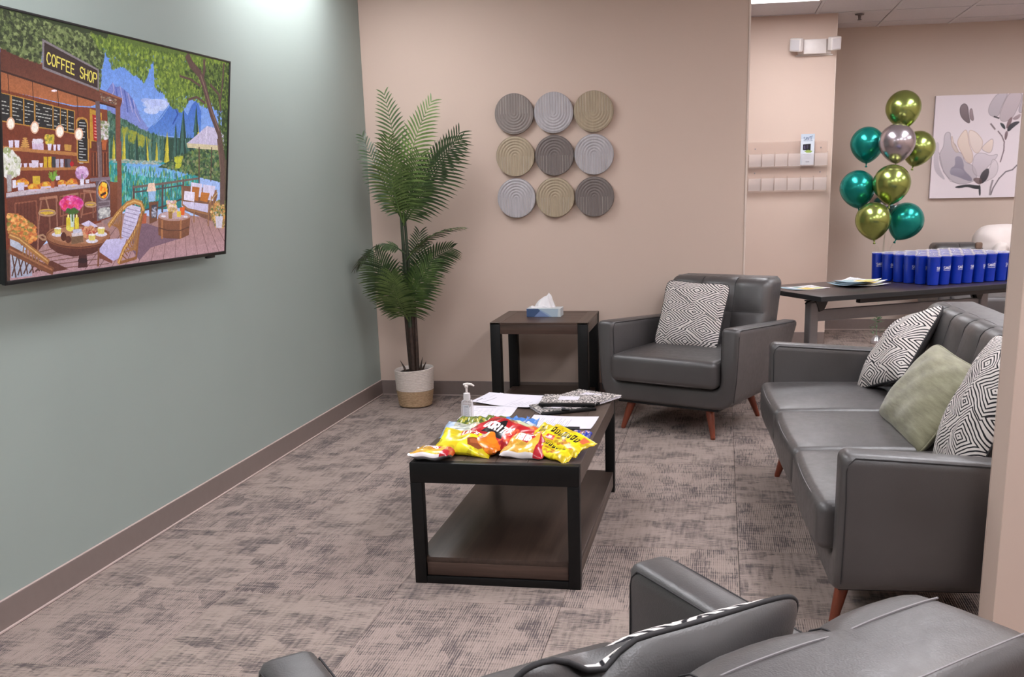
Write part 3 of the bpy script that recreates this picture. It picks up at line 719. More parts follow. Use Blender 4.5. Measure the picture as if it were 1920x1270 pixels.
('P',(216,200,224),[(175,459),(194,459),(190,472),(178,472)]),
('P',(216,200,222),[(137,450),(172,450),(170,473),(139,474)]),
('P',(196,156,44),[(197,437),(215,437),(214,473),(197,473)]),
('P',(210,170,48),[(219,437),(237,436),(236,472),(219,472)]),
('P',(60,60,66),[(240,436),(259,436),(257,472),(240,472)]),
('P',(170,160,180),[(258,444),(277,443),(276,472),(259,472)]),
('P',(190,180,204),[(282,443),(301,443),(300,471),(283,471)]),
('P',(60,50,60),[(305,442),(324,442),(323,471),(305,471)]),
('P',(90,80,90),[(321,442),(340,442),(339,471),(322,471)]),
('P',(178,32,44),[(357,458),(355,462),(352,465),(348,467),(343,467),(338,465),(335,462),(334,459),(335,455),(339,452),(343,450),(348,450),(353,451),(356,454)]),
('P',(206,170,60),[(140,501),(177,501),(177,538),(141,538)]),
('P',(178,158,170),[(13,555),(163,541),(475,525),(484,537),(181,558),(13,569)],(196,180,190)),
('L',(120,100,110),4,[(13,570),(181,559),(484,538)]),
('P',(112,62,50),[(15,571),(181,559),(484,539),(487,661),(258,676),(158,751),(18,688)],(92,50,44)),
('L',(146,88,70),5,[(53,589),(156,582),(160,672),(52,645),(53,589)]),
('L',(146,88,70),5,[(279,570),(378,563),(377,624),(278,637),(279,570)]),
('L',(146,88,70),5,[(391,561),(478,556),(477,627),(393,637),(391,561)]),
('L',(88,46,40),3,[(64,589),(63,645)]),
('L',(88,46,40),3,[(80,588),(79,646)]),
('L',(88,46,40),3,[(96,587),(94,646)]),
('L',(88,46,40),3,[(112,586),(110,647)]),
('L',(88,46,40),3,[(128,585),(127,648)]),
('L',(88,46,40),3,[(145,583),(143,648)]),
('S',[(226,160,50),(214,120,40),(230,190,80),(190,90,50)],34,4,9,[(180,538),(176,541),(168,544),(155,546),(142,546),(130,544),(121,541),(118,537),(121,534),(130,531),(142,529),(156,529),(168,531),(177,534)],1.0),
('L',(206,186,206),7,[(118,548),(179,546)]),
('S',[(226,160,50),(214,120,40),(230,190,80),(190,90,50)],34,4,9,[(236,530),(233,533),(225,536),(215,537),(203,537),(192,535),(185,533),(182,530),(185,527),(192,525),(203,523),(215,523),(226,525),(233,527)],1.0),
('L',(206,186,206),7,[(182,539),(236,537)]),
('S',[(226,160,50),(214,120,40),(230,190,80),(190,90,50)],34,4,9,[(114,522),(111,527),(104,530),(94,532),(83,532),(73,530),(66,527),(64,522),(66,518),(73,515),(83,513),(94,513),(104,515),(111,518)],1.0),
('L',(206,186,206),7,[(63,534),(113,532)]),
('S',[(226,160,50),(214,120,40),(230,190,80),(190,90,50)],34,4,9,[(308,524),(306,527),(301,529),(294,530),(286,530),(279,529),(274,527),(272,524),(274,521),(279,519),(286,518),(294,518),(301,519),(306,521)],1.0),
('L',(206,186,206),7,[(272,533),(308,531)]),
('S',[(226,160,50),(214,120,40),(230,190,80),(190,90,50)],34,4,9,[(373,521),(371,526),(363,529),(352,531),(341,531),(330,529),(323,526),(320,521),(323,517),(330,514),(341,512),(353,512),(363,514),(371,517)],1.0),
('L',(206,186,206),7,[(320,533),(373,531)]),
('P',(206,196,222),[(66,522),(100,522),(97,547),(69,548)]),
('P',(224,216,232),[(43,515),(60,514),(60,539),(43,540)]),
('L',(120,160,60),4,[(242,518),(253,501)]),
('L',(90,130,50),4,[(242,518),(251,500)]),
('L',(90,130,50),4,[(242,518),(256,495)]),
('L',(120,160,60),4,[(242,518),(240,502)]),
('L',(120,160,60),4,[(242,518),(221,493)]),
('L',(120,160,60),4,[(242,518),(222,502)]),
('L',(90,130,50),4,[(242,518),(262,493)]),
('L',(120,160,60),4,[(242,518),(264,482)]),
('L',(120,160,60),4,[(242,518),(263,497)]),
('L',(120,160,60),4,[(242,518),(252,487)]),
('L',(160,190,90),4,[(242,518),(233,488)]),
('L',(160,190,90),4,[(242,518),(260,502)]),
('L',(120,160,60),4,[(242,518),(225,486)]),
('L',(120,160,60),4,[(242,518),(266,496)]),
('L',(120,160,60),4,[(242,518),(251,487)]),
('L',(160,190,90),4,[(242,518),(251,492)]),
('L',(120,160,60),4,[(242,518),(258,489)]),
('L',(160,190,90),4,[(242,518),(245,493)]),
('L',(90,130,50),4,[(242,518),(239,490)]),
('L',(120,160,60),4,[(242,518),(256,482)]),
('L',(120,160,60),4,[(242,518),(235,488)]),
('L',(90,130,50),4,[(242,518),(246,485)]),
('P',(176,92,60),[(230,518),(252,518),(249,540),(232,540)]),
('S',[(206,160,206),(226,196,230),(170,120,170)],90,4,9,[(433,488),(429,497),(420,504),(408,508),(394,508),(381,505),(373,498),(370,489),(373,480),(382,473),(394,469),(408,468),(421,472),(430,479)],1.0),
('L',(90,110,80),4,[(401,493),(402,514)]),
('P',(226,216,236),[(389,511),(414,510),(411,532),(392,533)]),
('P',(214,206,226),[(420,512),(444,511),(442,525),(422,525)]),
('P',(210,196,216),[(257,501),(280,499),(279,514),(258,515)]),
('S',[(232,226,220),(206,206,190),(150,160,110),(240,236,236)],160,4,10,[(3,424),(30,416),(79,448),(78,493),(28,508),(6,497)],0.6),
('P',(170,160,165),[(18,497),(40,497),(38,550),(19,552)]),
('L',(164,112,92),9,[(174,576),(260,570),(263,585)]),
('L',(150,100,84),8,[(180,584),(165,653),(158,745)]),
('L',(150,100,84),8,[(259,577),(261,669)]),
('L',(170,120,96),7,[(205,577),(219,612)]),
('L',(132,86,72),8,[(222,628),(223,691)]),
('P',(206,166,64),[(253,621),(249,625),(236,628),(219,629),(200,629),(183,626),(171,623),(167,618),(172,614),(183,611),(200,610),(219,610),(237,613),(249,616)]),
('L',(176,136,110),6,[(253,626),(249,629),(236,632),(219,633),(200,632),(183,630),(171,627),(167,623),(172,619),(183,617),(200,616),(219,616),(237,618),(249,622),(253,626)]),
('L',(164,112,92),9,[(409,551),(507,558),(510,575)]),
('L',(150,100,84),8,[(415,559),(399,633),(393,645)]),
('L',(150,100,84),8,[(506,552),(509,649)]),
('L',(170,120,96),7,[(443,551),(460,589)]),
('L',(132,86,72),8,[(463,606),(465,648)]),
('P',(206,166,64),[(482,598),(479,601),(469,603),(456,605),(442,604),(429,603),(420,600),(417,596),(421,593),(429,591),(442,590),(457,590),(470,592),(479,594)]),
('L',(176,136,110),6,[(482,603),(479,606),(469,608),(456,609),(442,608),(429,607),(420,604),(417,601),(420,599),(429,596),(442,595),(457,596),(470,597),(479,600),(482,603)]),
('L',(160,112,92),8,[(299,570),(325,566),(378,561)]),
('L',(130,84,70),7,[(299,574),(291,670)]),
('L',(170,130,104),7,[(160,699),(183,712),(214,714),(184,696),(166,699)]),
('P',(128,108,120),[(446,507),(567,501),(572,513),(451,520)]),
('P',(98,82,92),[(481,518),(567,513),(570,647),(487,663)],(112,94,104)),
('P',(44,30,28),[(562,549),(558,563),(548,575),(534,581),(519,581),(505,574),(496,562),(493,548),(497,534),(506,522),(520,516),(535,516),(549,522),(559,534)]),
('P',(236,150,40),[(553,561),(550,569),(542,576),(531,579),(519,579),(508,575),(500,568),(498,560),(501,552),(508,545),(519,541),(532,541),(543,545),(551,552)]),
('P',(250,215,90),[(541,560),(540,567),(535,572),(527,575),(520,575),(513,572),(508,567),(506,560),(508,553),(513,548),(520,545),(528,545),(535,548),(540,554)]),
('S',[(252,200,70),(236,110,30)],24,4,10,[(552,550),(549,560),(542,568),(531,573),(519,573),(509,568),(502,560),(499,549),(502,539),(510,531),(520,526),(532,526),(542,531),(550,539)],0.5),
('L',(60,36,30),9,[(511,569),(540,560)]),
('L',(150,132,142),6,[(564,550),(562,561),(556,570),(548,578),(538,583),(526,585),(515,583),(505,578),(497,570),(492,560),(491,549),(493,539),(498,529),(506,521),(516,516),(528,515),(539,516),(549,521),(557,529),(562,539),(564,550)]),
('L',(140,124,134),5,[(497,594),(565,590),(565,606),(497,611)]),
('P',(56,50,52),[(499,617),(565,612),(564,647),(500,653)]),
('S',[(190,186,186),(150,146,150),(216,212,210)],46,4,9,[(502,619),(563,615),(562,645),(503,650)],1.0),
('P',(150,120,120),[(509,662),(637,640),(684,651),(560,686)]),
('P',(70,74,44),[(20,629),(63,630),(142,671),(153,710),(118,720),(73,698),(23,681)]),
('S',[(228,150,80),(214,130,70),(238,178,110),(120,120,60),(190,100,60)],230,4,9,[(19,622),(63,625),(143,664),(153,706),(118,720),(73,698),(20,682)],1.0),
('P',(70,40,40),[(379,776),(423,780),(429,826),(372,825)]),
('P',(54,34,38),[(429,803),(426,807),(418,809),(406,810),(394,809),(382,807),(374,803),(372,799),(374,795),(382,792),(394,791),(407,792),(418,795),(426,799)]),
('P',(104,60,48),[(203,713),(219,741),(262,764),(346,782),(456,780),(544,758),(565,729),(563,703),(205,697)],(84,46,42)),
('P',(150,98,72),[(568,718),(562,728),(545,737),(517,744),(482,748),(440,750),(396,750),(352,747),(310,742),(273,735),(242,727),(219,718),(205,709),(201,699),(206,690),(220,682),(243,676),(274,671),(312,668),(354,667),(398,669),(442,673),(483,680),(518,688),(546,698),(563,708)]),
('P',(170,118,92),[(548,713),(542,722),(524,729),(496,734),(461,738),(420,739),(378,737),(336,734),(298,728),(267,721),(243,713),(228,705),(223,696),(229,689),(244,682),(268,676),(300,673),(337,671),(379,672),(421,674),(462,679),(497,686),(525,695),(542,704)]),
('L',(120,70,52),4,[(565,724),(559,734),(542,742),(515,749),(480,753),(439,755),(396,755),(352,752),(311,747),(274,740),(244,732),(221,723),(207,714),(203,704),(208,695),(222,688),(245,681),(276,676),(313,673),(354,673),(397,675),(441,679),(481,685),(516,693),(543,703),(560,713)]),
('P',(206,192,222),[(393,668),(438,657),(494,681),(444,689)]),
('L',(150,130,170),4,[(443,666),(448,687)]),
('P',(216,190,60),[(310,642),(334,642),(334,682),(310,683)]),
('P',(250,236,150),[(327,638),(326,641),(325,643),(323,644),(321,644),(318,643),(317,641),(317,638),(317,635),(319,633),(321,632),(323,632),(325,633),(327,635)]),
('P',(216,190,60),[(356,644),(380,644),(381,684),(357,685)]),
('P',(250,236,150),[(374,640),(373,643),(371,645),(369,646),(367,646),(365,645),(363,642),(363,639),(363,637),(365,634),(367,633),(369,633),(372,635),(373,637)]),
('P',(222,206,90),[(353,681),(350,686),(344,690),(335,692),(325,691),(316,688),(310,684),(308,679),(310,673),(316,670),(325,668),(335,668),(344,671),(350,675)]),
('P',(196,206,196),[(330,623),(358,622),(352,677),(335,677)]),
('L',(80,110,60),8,[(343,615),(345,656)]),
('S',[(206,40,110),(226,84,150),(232,130,200),(196,60,150),(220,60,80)],150,6,13,[(396,597),(390,607),(374,614),(351,618),(325,617),(303,612),(288,604),(283,595),(288,585),(304,577),(326,573),(352,574),(375,578),(391,587)],1.0),
('S',[(70,100,50)],20,4,8,[(377,622),(373,626),(364,628),(350,629),(336,629),(323,627),(314,624),(310,620),(314,617),(323,614),(336,613),(351,614),(364,615),(373,619)],1.0),
('P',(120,90,70),[(336,708),(403,708),(406,733),(337,739)]),
('P',(206,190,196),[(338,698),(402,697),(403,710),(340,711)]),
('P',(190,186,206),[(345,686),(396,686),(398,698),(348,700)]),
('S',[(186,80,70),(150,60,50),(206,150,110),(226,180,140)],70,5,10,[(403,683),(458,681),(479,703),(416,717)],1.0),
('P',(216,206,222),[(297,701),(294,704),(284,707),(271,707),(256,707),(243,704),(234,701),(231,698),(235,694),(244,692),(257,691),(271,692),(285,694),(294,697)]),
('P',(216,196,110),[(244,678),(283,678),(279,698),(249,698)]),
('P',(232,222,220),[(284,679),(282,680),(277,681),(269,682),(260,681),(252,680),(247,679),(245,677),(247,676),(252,675),(260,674),(269,675),(277,676),(282,677)]),
('P',(216,206,222),[(550,713),(546,716),(535,719),(520,720),(503,719),(488,716),(478,713),(474,709),(478,705),(488,703),(503,702),(520,703),(535,705),(546,709)]),
('P',(216,196,110),[(489,688),(534,688),(529,710),(494,709)]),
('P',(232,222,220),[(535,689),(532,690),(526,691),(517,692),(507,691),(498,690),(492,688),(490,687),(492,685),(498,684),(507,684),(517,684),(526,685),(532,687)]),
('P',(216,206,222),[(493,734),(489,738),(479,740),(464,741),(448,740),(433,738),(423,734),(420,730),(423,727),(433,724),(448,724),(464,725),(479,727),(489,731)]),
('P',(216,196,110),[(434,709),(478,710),(473,732),(439,730)]),
('P',(232,222,220),[(478,711),(476,712),(470,713),(461,714),(451,713),(443,712),(437,710),(435,708),(437,707),(443,706),(452,706),(461,706),(470,707),(476,709)]),
('P',(84,44,36),[(310,709),(308,715),(304,721),(297,723),(291,723),(284,719),(280,714),(279,707),(281,701),(285,696),(291,693),(298,693),(304,697),(308,702)]),
('P',(96,54,44),[(337,721),(335,726),(330,730),(324,732),(316,732),(309,729),(305,724),(303,719),(305,713),(310,709),(317,707),(324,707),(331,710),(336,715)]),
('P',(196,186,222),[(500,764),(544,732),(675,733),(642,804),(588,816),(507,786)],(178,166,210)),
('P',(120,70,60),[(491,772),(580,815),(580,826),(499,798)]),
('P',(206,196,224),[(673,602),(773,619),(736,693),(684,740),(636,726)],(190,178,212)),
('L',(150,136,170),3,[(670,619),(764,635)]),
('L',(150,136,170),3,[(666,634),(753,649)]),
('L',(150,136,170),3,[(662,648),(742,664)]),
('L',(150,136,170),3,[(658,663),(732,678)]),
('L',(150,136,170),3,[(654,677),(721,692)]),
('L',(150,136,170),3,[(650,692),(710,706)]),
('L',(150,136,170),3,[(645,706),(699,719)]),
('L',(150,136,170),3,[(641,720),(689,733)]),
('L',(176,124,70),20,[(560,681),(614,640),(677,604),(725,594),(771,603),(787,627),(766,672),(715,728),(658,774),(622,825)]),
('L',(216,168,104),6,[(560,681),(614,640),(677,604),(725,594),(771,603),(787,627),(766,672),(715,728),(658,774),(622,825)]),
('L',(150,100,62),5,[(571,675),(625,693)]),
('L',(150,100,62),5,[(581,668),(626,698)]),
('L',(150,100,62),5,[(590,661),(628,703)]),
('L',(150,100,62),5,[(599,654),(629,709)]),
('L',(150,100,62),5,[(608,647),(630,714)]),
('L',(150,100,62),5,[(618,640),(632,720)]),
('L',(150,100,62),5,[(627,633),(633,725)]),
('L',(150,100,62),5,[(637,625),(635,730)]),
('L',(150,100,62),5,[(646,618),(636,736)]),
('L',(156,108,68),6,[(774,654),(739,789)]),
('L',(130,84,56),5,[(749,676),(738,725)]),
('L',(156,108,68),6,[(761,671),(737,788)]),
('L',(130,84,56),5,[(735,691),(730,736)]),
('L',(156,108,68),6,[(747,687),(736,787)]),
('L',(130,84,56),5,[(722,707),(722,748)]),
('L',(156,108,68),6,[(734,704),(734,786)]),
('L',(130,84,56),5,[(709,723),(713,759)]),
('L',(156,108,68),6,[(720,720),(732,785)]),
('L',(130,84,56),5,[(696,738),(705,770)]),
('L',(156,108,68),6,[(707,737),(731,784)]),
('L',(130,84,56),5,[(683,753),(697,781)]),
('L',(156,108,68),6,[(694,753),(729,783)]),
('L',(130,84,56),5,[(670,769),(688,792)]),
('L',(156,108,68),6,[(681,769),(728,782)]),
('L',(130,84,56),5,[(657,784),(680,803)]),
('L',(156,108,68),6,[(668,786),(726,781)]),
('L',(130,84,56),5,[(644,799),(672,815)]),
('L',(140,92,60),12,[(787,636),(756,726),(739,816),(634,826)]),
('L',(120,76,56),10,[(496,764),(491,827)]),
('P',(188,190,206),[(24,692),(56,701),(94,745),(122,792),(127,831),(25,829),(24,740)],(160,160,182)),
('P',(96,56,48),[(184,794),(230,788),(319,825),(230,827)]),
('L',(86,56,50),6,[(30,742),(47,828)]),
('L',(86,56,50),6,[(60,754),(29,822)]),
('L',(86,56,50),6,[(60,755),(75,825)]),
('L',(86,56,50),6,[(88,765),(57,821)]),
('L',(86,56,50),6,[(91,768),(104,822)]),
('L',(86,56,50),6,[(117,776),(85,820)]),
('L',(86,56,50),6,[(122,781),(133,820)]),
('L',(86,56,50),6,[(146,788),(114,819)]),
('L',(86,56,50),6,[(154,794),(163,817)]),
('L',(86,56,50),6,[(175,799),(144,817)]),
('L',(86,56,50),6,[(187,808),(193,814)]),
('L',(86,56,50),6,[(205,811),(173,816)]),
('L',(160,108,66),20,[(24,690),(67,705),(129,743),(209,790)]),
('L',(206,158,100),5,[(24,688),(67,703),(129,741),(206,787)]),
('L',(120,74,54),26,[(23,736),(111,774),(181,805),(230,823)]),
('L',(160,104,76),6,[(23,734),(111,771),(230,820)]),
('L',(150,104,70),6,[(89,729),(82,759)]),
('L',(150,104,70),6,[(102,738),(98,766)]),
('L',(150,104,70),6,[(116,746),(114,774)]),
('L',(150,104,70),6,[(130,755),(130,781)]),
('L',(150,104,70),6,[(144,763),(147,788)]),
('L',(150,104,70),6,[(158,772),(163,796)]),
('P',(52,64,42),[(0,0),(640,0),(429,48),(388,89),(334,116),(283,122),(202,67),(194,132),(116,127),(6,112)]),
('P',(88,108,52),[(560,0),(1460,0),(1455,198),(1277,170),(1134,153),(1000,193),(928,152),(884,92),(850,45),(799,83),(709,93),(616,78),(542,49)]),
('S',[(96,138,222)],26,3,7,[(572,33),(1386,37),(1386,79),(646,74)],0.8),
('S',[(52,62,40),(84,98,58),(120,134,84),(146,158,104),(40,50,34)],1500,3,9,[(9,3),(194,11),(499,20),(534,71),(519,115),(507,199),(427,174),(283,134),(199,67),(191,140),(115,131),(6,112)],0.8),
('S',[(84,106,44),(120,144,56),(150,168,70),(64,86,40),(104,126,60)],1500,3,9,[(457,11),(851,23),(1454,-1),(1455,209),(1225,200),(1134,172),(1066,238),(981,218),(927,173),(866,158),(854,54),(820,99),(790,147),(765,131),(709,120),(646,100),(585,120),(556,73),(499,51)],0.6),
('S',[(44,60,36),(64,80,44),(100,120,60)],260,3,9,[(1077,71),(1454,-1),(1455,399),(1407,401),(1363,215),(1215,156)],0.7),
('L',(92,70,66),34,[(1106,12),(1135,40),(1205,72),(1244,113),(1277,170),(1320,234),(1385,307),(1430,421)]),
('L',(92,70,66),18,[(1242,13),(1245,53),(1231,94)]),
('L',(92,70,66),9,[(1048,96),(1135,101),(1215,121)]),
('L',(92,70,66),10,[(1119,183),(1184,168),(1256,187)]),
('L',(92,70,66),12,[(1414,8),(1403,108),(1386,172)]),
('L',(92,70,66),12,[(1299,108),(1375,142),(1397,213)]),
('L',(128,100,92),8,[(1216,76),(1257,132),(1309,209),(1385,297)]),
('L',(96,74,68),44,[(1391,338),(1424,463),(1429,611)]),
('L',(124,98,88),8,[(1379,359),(1407,474)]),
('P',(226,176,150),[(63,338),(61,346),(55,354),(47,358),(38,358),(31,355),(25,348),(24,340),(26,331),(31,324),(39,320),(48,319),(56,323),(61,329)]),
('P',(252,238,226),[(57,339),(56,346),(52,351),(46,354),(40,355),(34,352),(30,347),(29,340),(31,334),(35,328),(40,325),(47,324),(52,327),(56,332)]),
('P',(226,176,150),[(178,344),(175,353),(169,360),(161,365),(151,365),(143,362),(137,355),(135,346),(138,337),(144,330),(152,325),(162,325),(170,328),(176,335)]),
('P',(252,238,226),[(172,345),(170,352),(166,358),(159,361),(153,361),(147,359),(142,353),(141,347),(143,340),(147,334),(153,330),(160,330),(166,333),(170,338)]),
('P',(226,176,150),[(306,350),(304,360),(297,367),(288,372),(278,372),(269,369),(262,362),(260,353),(263,343),(269,336),(278,331),(289,330),(298,334),(304,341)]),
('P',(252,238,226),[(300,351),(298,359),(293,365),(286,368),(279,369),(273,366),(268,360),(267,353),(268,346),(273,340),(280,336),(287,336),(294,339),(298,344)]),
('P',(226,176,150),[(411,355),(408,364),(401,372),(391,377),(380,377),(371,374),(364,366),(362,357),(365,347),(371,340),(381,335),(392,334),(402,338),(408,345)]),
('P',(252,238,226),[(404,356),(402,363),(397,370),(390,373),(382,373),(375,370),(370,365),(369,358),(371,350),(376,344),(383,340),(390,340),(397,343),(402,348)]),
('P',(132,122,128),[(202,63),(504,127),(504,200),(199,157)]),
('P',(58,44,44),[(212,73),(496,132),(496,192),(209,150)])]
SIGN_QUAD=[(225,103),(491,144),(489,179),(223,137)]
PAINT_ART=[
((168,160,170),0.55,[(16,299),(42,306),(42,396),(50,473),(104,561),(61,537),(20,491),(8,408)],None),
((176,168,176),0.7,[(69,244),(109,235),(113,296),(150,322),(162,367),(201,384),(211,438),(269,458),(298,504),(302,562),(204,592),(139,565),(80,499),(47,421),(49,370),(72,333)],(150,140,150)),
((128,122,140),0.75,[(146,398),(190,399),(213,457),(209,489),(276,548),(265,574),(155,526),(123,519),(126,474),(157,462)],None),
((150,144,160),0.6,[(132,474),(208,483),(224,528),(168,539),(116,506)],None),
((216,196,180),0.75,[(152,309),(179,253),(208,219),(223,261),(234,324),(267,388),(262,452),(224,438),(188,374)],(190,160,145)),
((222,204,190),0.6,[(221,226),(265,237),(305,275),(327,314),(307,377),(276,382),(240,324)],(196,170,155)),
((214,196,184),0.6,[(117,251),(133,309),(151,335),(175,373),(150,373),(118,321)],(190,165,150)),
((220,200,184),0.65,[(383,284),(392,316),(382,391),(324,364),(317,345),(345,314)],(170,155,160)),
((190,180,188),0.7,[(276,382),(338,381),(377,404),(432,386),(405,436),(358,480),(326,543),(280,523),(263,465)],(160,148,156)),
((198,188,194),0.6,[(391,417),(423,437),(436,481),(425,532),(383,563),(328,575),(350,530),(383,480)],(168,156,164)),
((60,56,62),0.95,[(371,479),(380,506),(370,557),(335,588),(315,575),(324,524),(341,498)],None),
((90,70,70),0.8,[(276,545),(326,543),(341,575),(323,594),(284,568)],None),
((40,40,44),0.95,[(163,601),(204,592),(247,586),(292,593),(330,597),(331,620),(294,619),(242,602),(205,611),(167,610)],None),
((46,46,50),0.95,[(316,594),(329,591),(336,665),(324,665)],None),
((110,96,100),0.9,[(157,77),(183,52),(209,72),(217,129),(234,189),(198,172),(164,133)],(80,68,74)),
((140,120,124),0.85,[(221,98),(235,86),(244,123),(256,172),(228,160)],(110,96,100)),
((184,176,184),0.8,[(394,-7),(461,-8),(441,43),(420,92),(412,147),(363,146),(339,114),(350,58)],(160,150,158)),
((190,178,184),0.8,[(470,-8),(549,-5),(545,46),(522,107),(499,162),(446,186),(413,160),(426,92),(446,37)],(160,148,155)),
((180,172,182),0.7,[(555,-8),(588,-7),(592,103),(546,133),(531,107),(551,46)],(150,140,150)),
((120,96,100),0.9,[(492,150),(502,156),(486,218),(462,230),(470,174)],None),
((44,48,52),0.92,[(418,182),(453,198),(463,236),(436,216)],None),
((50,50,56),0.92,[(469,236),(484,199),(519,181),(556,183),(510,219),(482,249)],None),
((150,130,136),0.8,[(493,162),(551,127),(548,157),(519,175)],None),
((110,90,96),0.9,[(460,242),(482,243),(471,305),(458,292)],None)]
PAINT_LINES=[((120,104,110),7,[(414,241),(441,273),(459,311),(461,368),(445,443)]),((116,108,114),8,[(555,465),(527,496),(485,508),(445,552),(412,615),(400,660)]),((150,140,146),12,[(405,564),(396,608),(394,660)]),((130,116,120),10,[(364,192),(394,228)]),((70,66,70),9,[(382,146),(413,157)]),((150,140,148),3,[(43,370),(80,499),(132,564),(197,585)])]
# ================================================================= room shell
HB = .103; CZ = 2.745
def wall(name, dims, mat): return struct(boxo(name, dims, mat, None, bevel=.002, seg=1))
wall_left = wall('wall_left', (-.12, 0, -9, 3.4, 0, CZ+.2), 'sage')
wall_back = wall('wall_back', (0, 2.484, 0, .12, 0, CZ+.2), 'beige')
wall_pillar = wall('wall_pillar', (1.4, 3.252, 2.4, 3.27, 0, CZ+.2), 'beige')
wall_far = wall('wall_far', (3.252, 7.6, 3.27, 3.39, 0, CZ+.2), 'taupe_wall')
wall_near = wall('wall_near_right', (3.092, 7.6, -3.9, -3.76, 0, CZ+.2), 'beige')
wall_right = wall('wall_right', (7.5, 7.62, -9, 3.4, 0, CZ+.2), 'beige')
wall_rear = wall('wall_rear', (0, 7.6, -9.12, -9, 0, CZ+.2), 'beige')
wall_side = wall('wall_side', (-.0, 1.4, 3.27, 3.39, 0, CZ+.2), 'beige')
boxo('corner_bead', (2.484, 2.496, -.004, .02, HB, CZ+.1), 'bead', wall_back, 0.001, 1)
boxo('corner_bead', (3.0905, 3.092, -3.762, -3.759, HB, CZ+.1), 'bead', wall_near, 0.001, 1)
boxo('corner_bead', (3.249, 3.255, 2.396, 2.41, HB, CZ+.1), 'bead', wall_pillar, 0.001, 1)
def baseb(name, dims, lips):
    o = struct(boxo(name, dims, 'baseboard', None, .002, 1))
    for d in lips: boxo('base_lip', d, 'lip', o, .0015, 1)
baseb('baseboard_left', (0, .009, -9, 0, 0, HB), [(.009, .016, -9, -.016, .001, .009), (0, .0085, -9, 0, HB-.001, HB+.003)])
baseb('baseboard_back', (.009, 2.484, -.009, 0, 0, HB), [(.016, 2.484, -.015, -.009, .001, .007)])
baseb('baseboard_pillar', (1.4, 3.252, 2.391, 2.4, 0, HB), [])
baseb('baseboard_far', (3.252, 7.5, 3.261, 3.27, 0, HB), [(3.252, 7.5, 3.255, 3.261, .001, .008)])
baseb('baseboard_near', (3.092, 7.5, -3.909, -3.9, 0, HB), [])
# floor of carpet tiles
floor = struct(boxo('floor', (-.1, 7.6, -9.1, 3.4, -.06, -.008), 'baseboard', None, 0))
T_ = .61; me_tile = None; nt = 0
for i in range(-1, 13):
    for j in range(-10, 12):
        x = 1.21-2*T_+i*T_+T_/2; y = -3.44+j*T_+T_/2
        if x-T_/2 < -.3 or x > 7.7 or y < -8 or y > 3.4: continue
        if (x > 3.75 and y < -3.3) or (x < 1.0 and y > .15) or x > 6.2: continue
        if me_tile is None:
            bm = bmesh.new(); box(bm, -T_/2+.0006, T_/2-.0006, -T_/2+.0006, T_/2-.0006, -.008, 0, .0015, 1); me_tile = bpy.data.meshes.new('carpet_tile'); bm.to_mesh(me_tile); bm.free(); me_tile.materials.append(MAT['carpet'])
        o = bpy.data.objects.new('carpet_tile', me_tile); COL.objects.link(o); o.parent = floor; o.location = (x, y, 0); o.rotation_euler = (0, 0, math.pi/2*(((i+j) % 2)+2*random.randint(0, 1)))
# ceiling with grid and lights
ceiling = struct(boxo('ceiling', (-.1, 7.6, -9.1, 3.4, CZ+.04, CZ+.2), 'grid_w', None, 0))
GX, GY = .03, 2.98
lights = [(0, 6), (5, 8), (1, 10), (5, 11), (1, 14), (5, 14), (10, 6), (9, 10), (9, 14), (4, 2), (7, 2), (10, 2), (7, 6)]  # closing unseen entries are added to brighten the far room
taken = set()
for i, j in lights: taken |= {(i, j), (i, j+1)}
me_ct = None
for i in range(0, 12):
    for j in range(-1, 19):
        if (i, j) in taken: continue
        x = GX+i*T_; y = GY-j*T_
        if me_ct is None:
            bm = bmesh.new(); box(bm, .013, T_-.013, -T_+.013, -.013, .004, .02, .004, 1); me_ct = bpy.data.meshes.new('ceiling_tile'); bm.to_mesh(me_ct); bm.free(); me_ct.materials.append(MAT['tile_w'])
        o = bpy.data.objects.new('ceiling_tile', me_ct); COL.objects.link(o); o.parent = ceiling; o.location = (x, y, CZ-.012)
bm = bmesh.new()
for i in range(-0, 13): box(bm, GX+i*T_-.012, GX+i*T_+.012, -9, 3.27, CZ-.012, CZ+.03)
for j in range(-1, 20): box(bm, -.0, 7.5, GY-j*T_-.012, GY-j*T_+.012, CZ-.011, CZ+.028)
o = frombm('ceiling_grid', bm, 'grid_w', ceiling); o['kind'] = 'stuff'
WHICH = {(4, 2): 'ceiling light panel above the opening beside the pillar'}
for i, j in lights:
    x = GX+i*T_; y = GY-j*T_
    lb = WHICH.get((i, j), 'lit white ceiling panel light out of view above the room')
    t = thing('ceiling_light', lb, 'light', (x, y-2*T_, CZ), 0, 'ceiling panel lights')
    boxo('diffuser', (.035, T_-.035, .035, 2*T_-.035, -.008, .0), 'lamp_dim' if (i, j) == (0, 6) else 'lamp', t, 0)
    bm = bmesh.new()
    for d in ((.012, .036, .012, 2*T_-.012), (T_-.036, T_-.012, .012, 2*T_-.012), (.036, T_-.036, .012, .036), (.036, T_-.036, 2*T_-.036, 2*T_-.012)): box(bm, *d, -.014, .01)
    frombm('frame', bm, 'white_plastic', t)
# sprinkler head
t = thing('sprinkler', 'small grey fire sprinkler head in ceiling right of the pillar', 'sprinkler', (3.437, 2.50, CZ-.012))
cylo('escutcheon', (0, 0, -.006), (0, 0, .0), .034, .038, 'sprinkler', t, 20); cylo('nozzle', (0, 0, -.04), (0, 0, -.006), .010, .014, 'sprinkler', t, 12); cylo('deflector', (0, 0, -.046), (0, 0, -.042), .018, .018, 'sprinkler', t, 14)

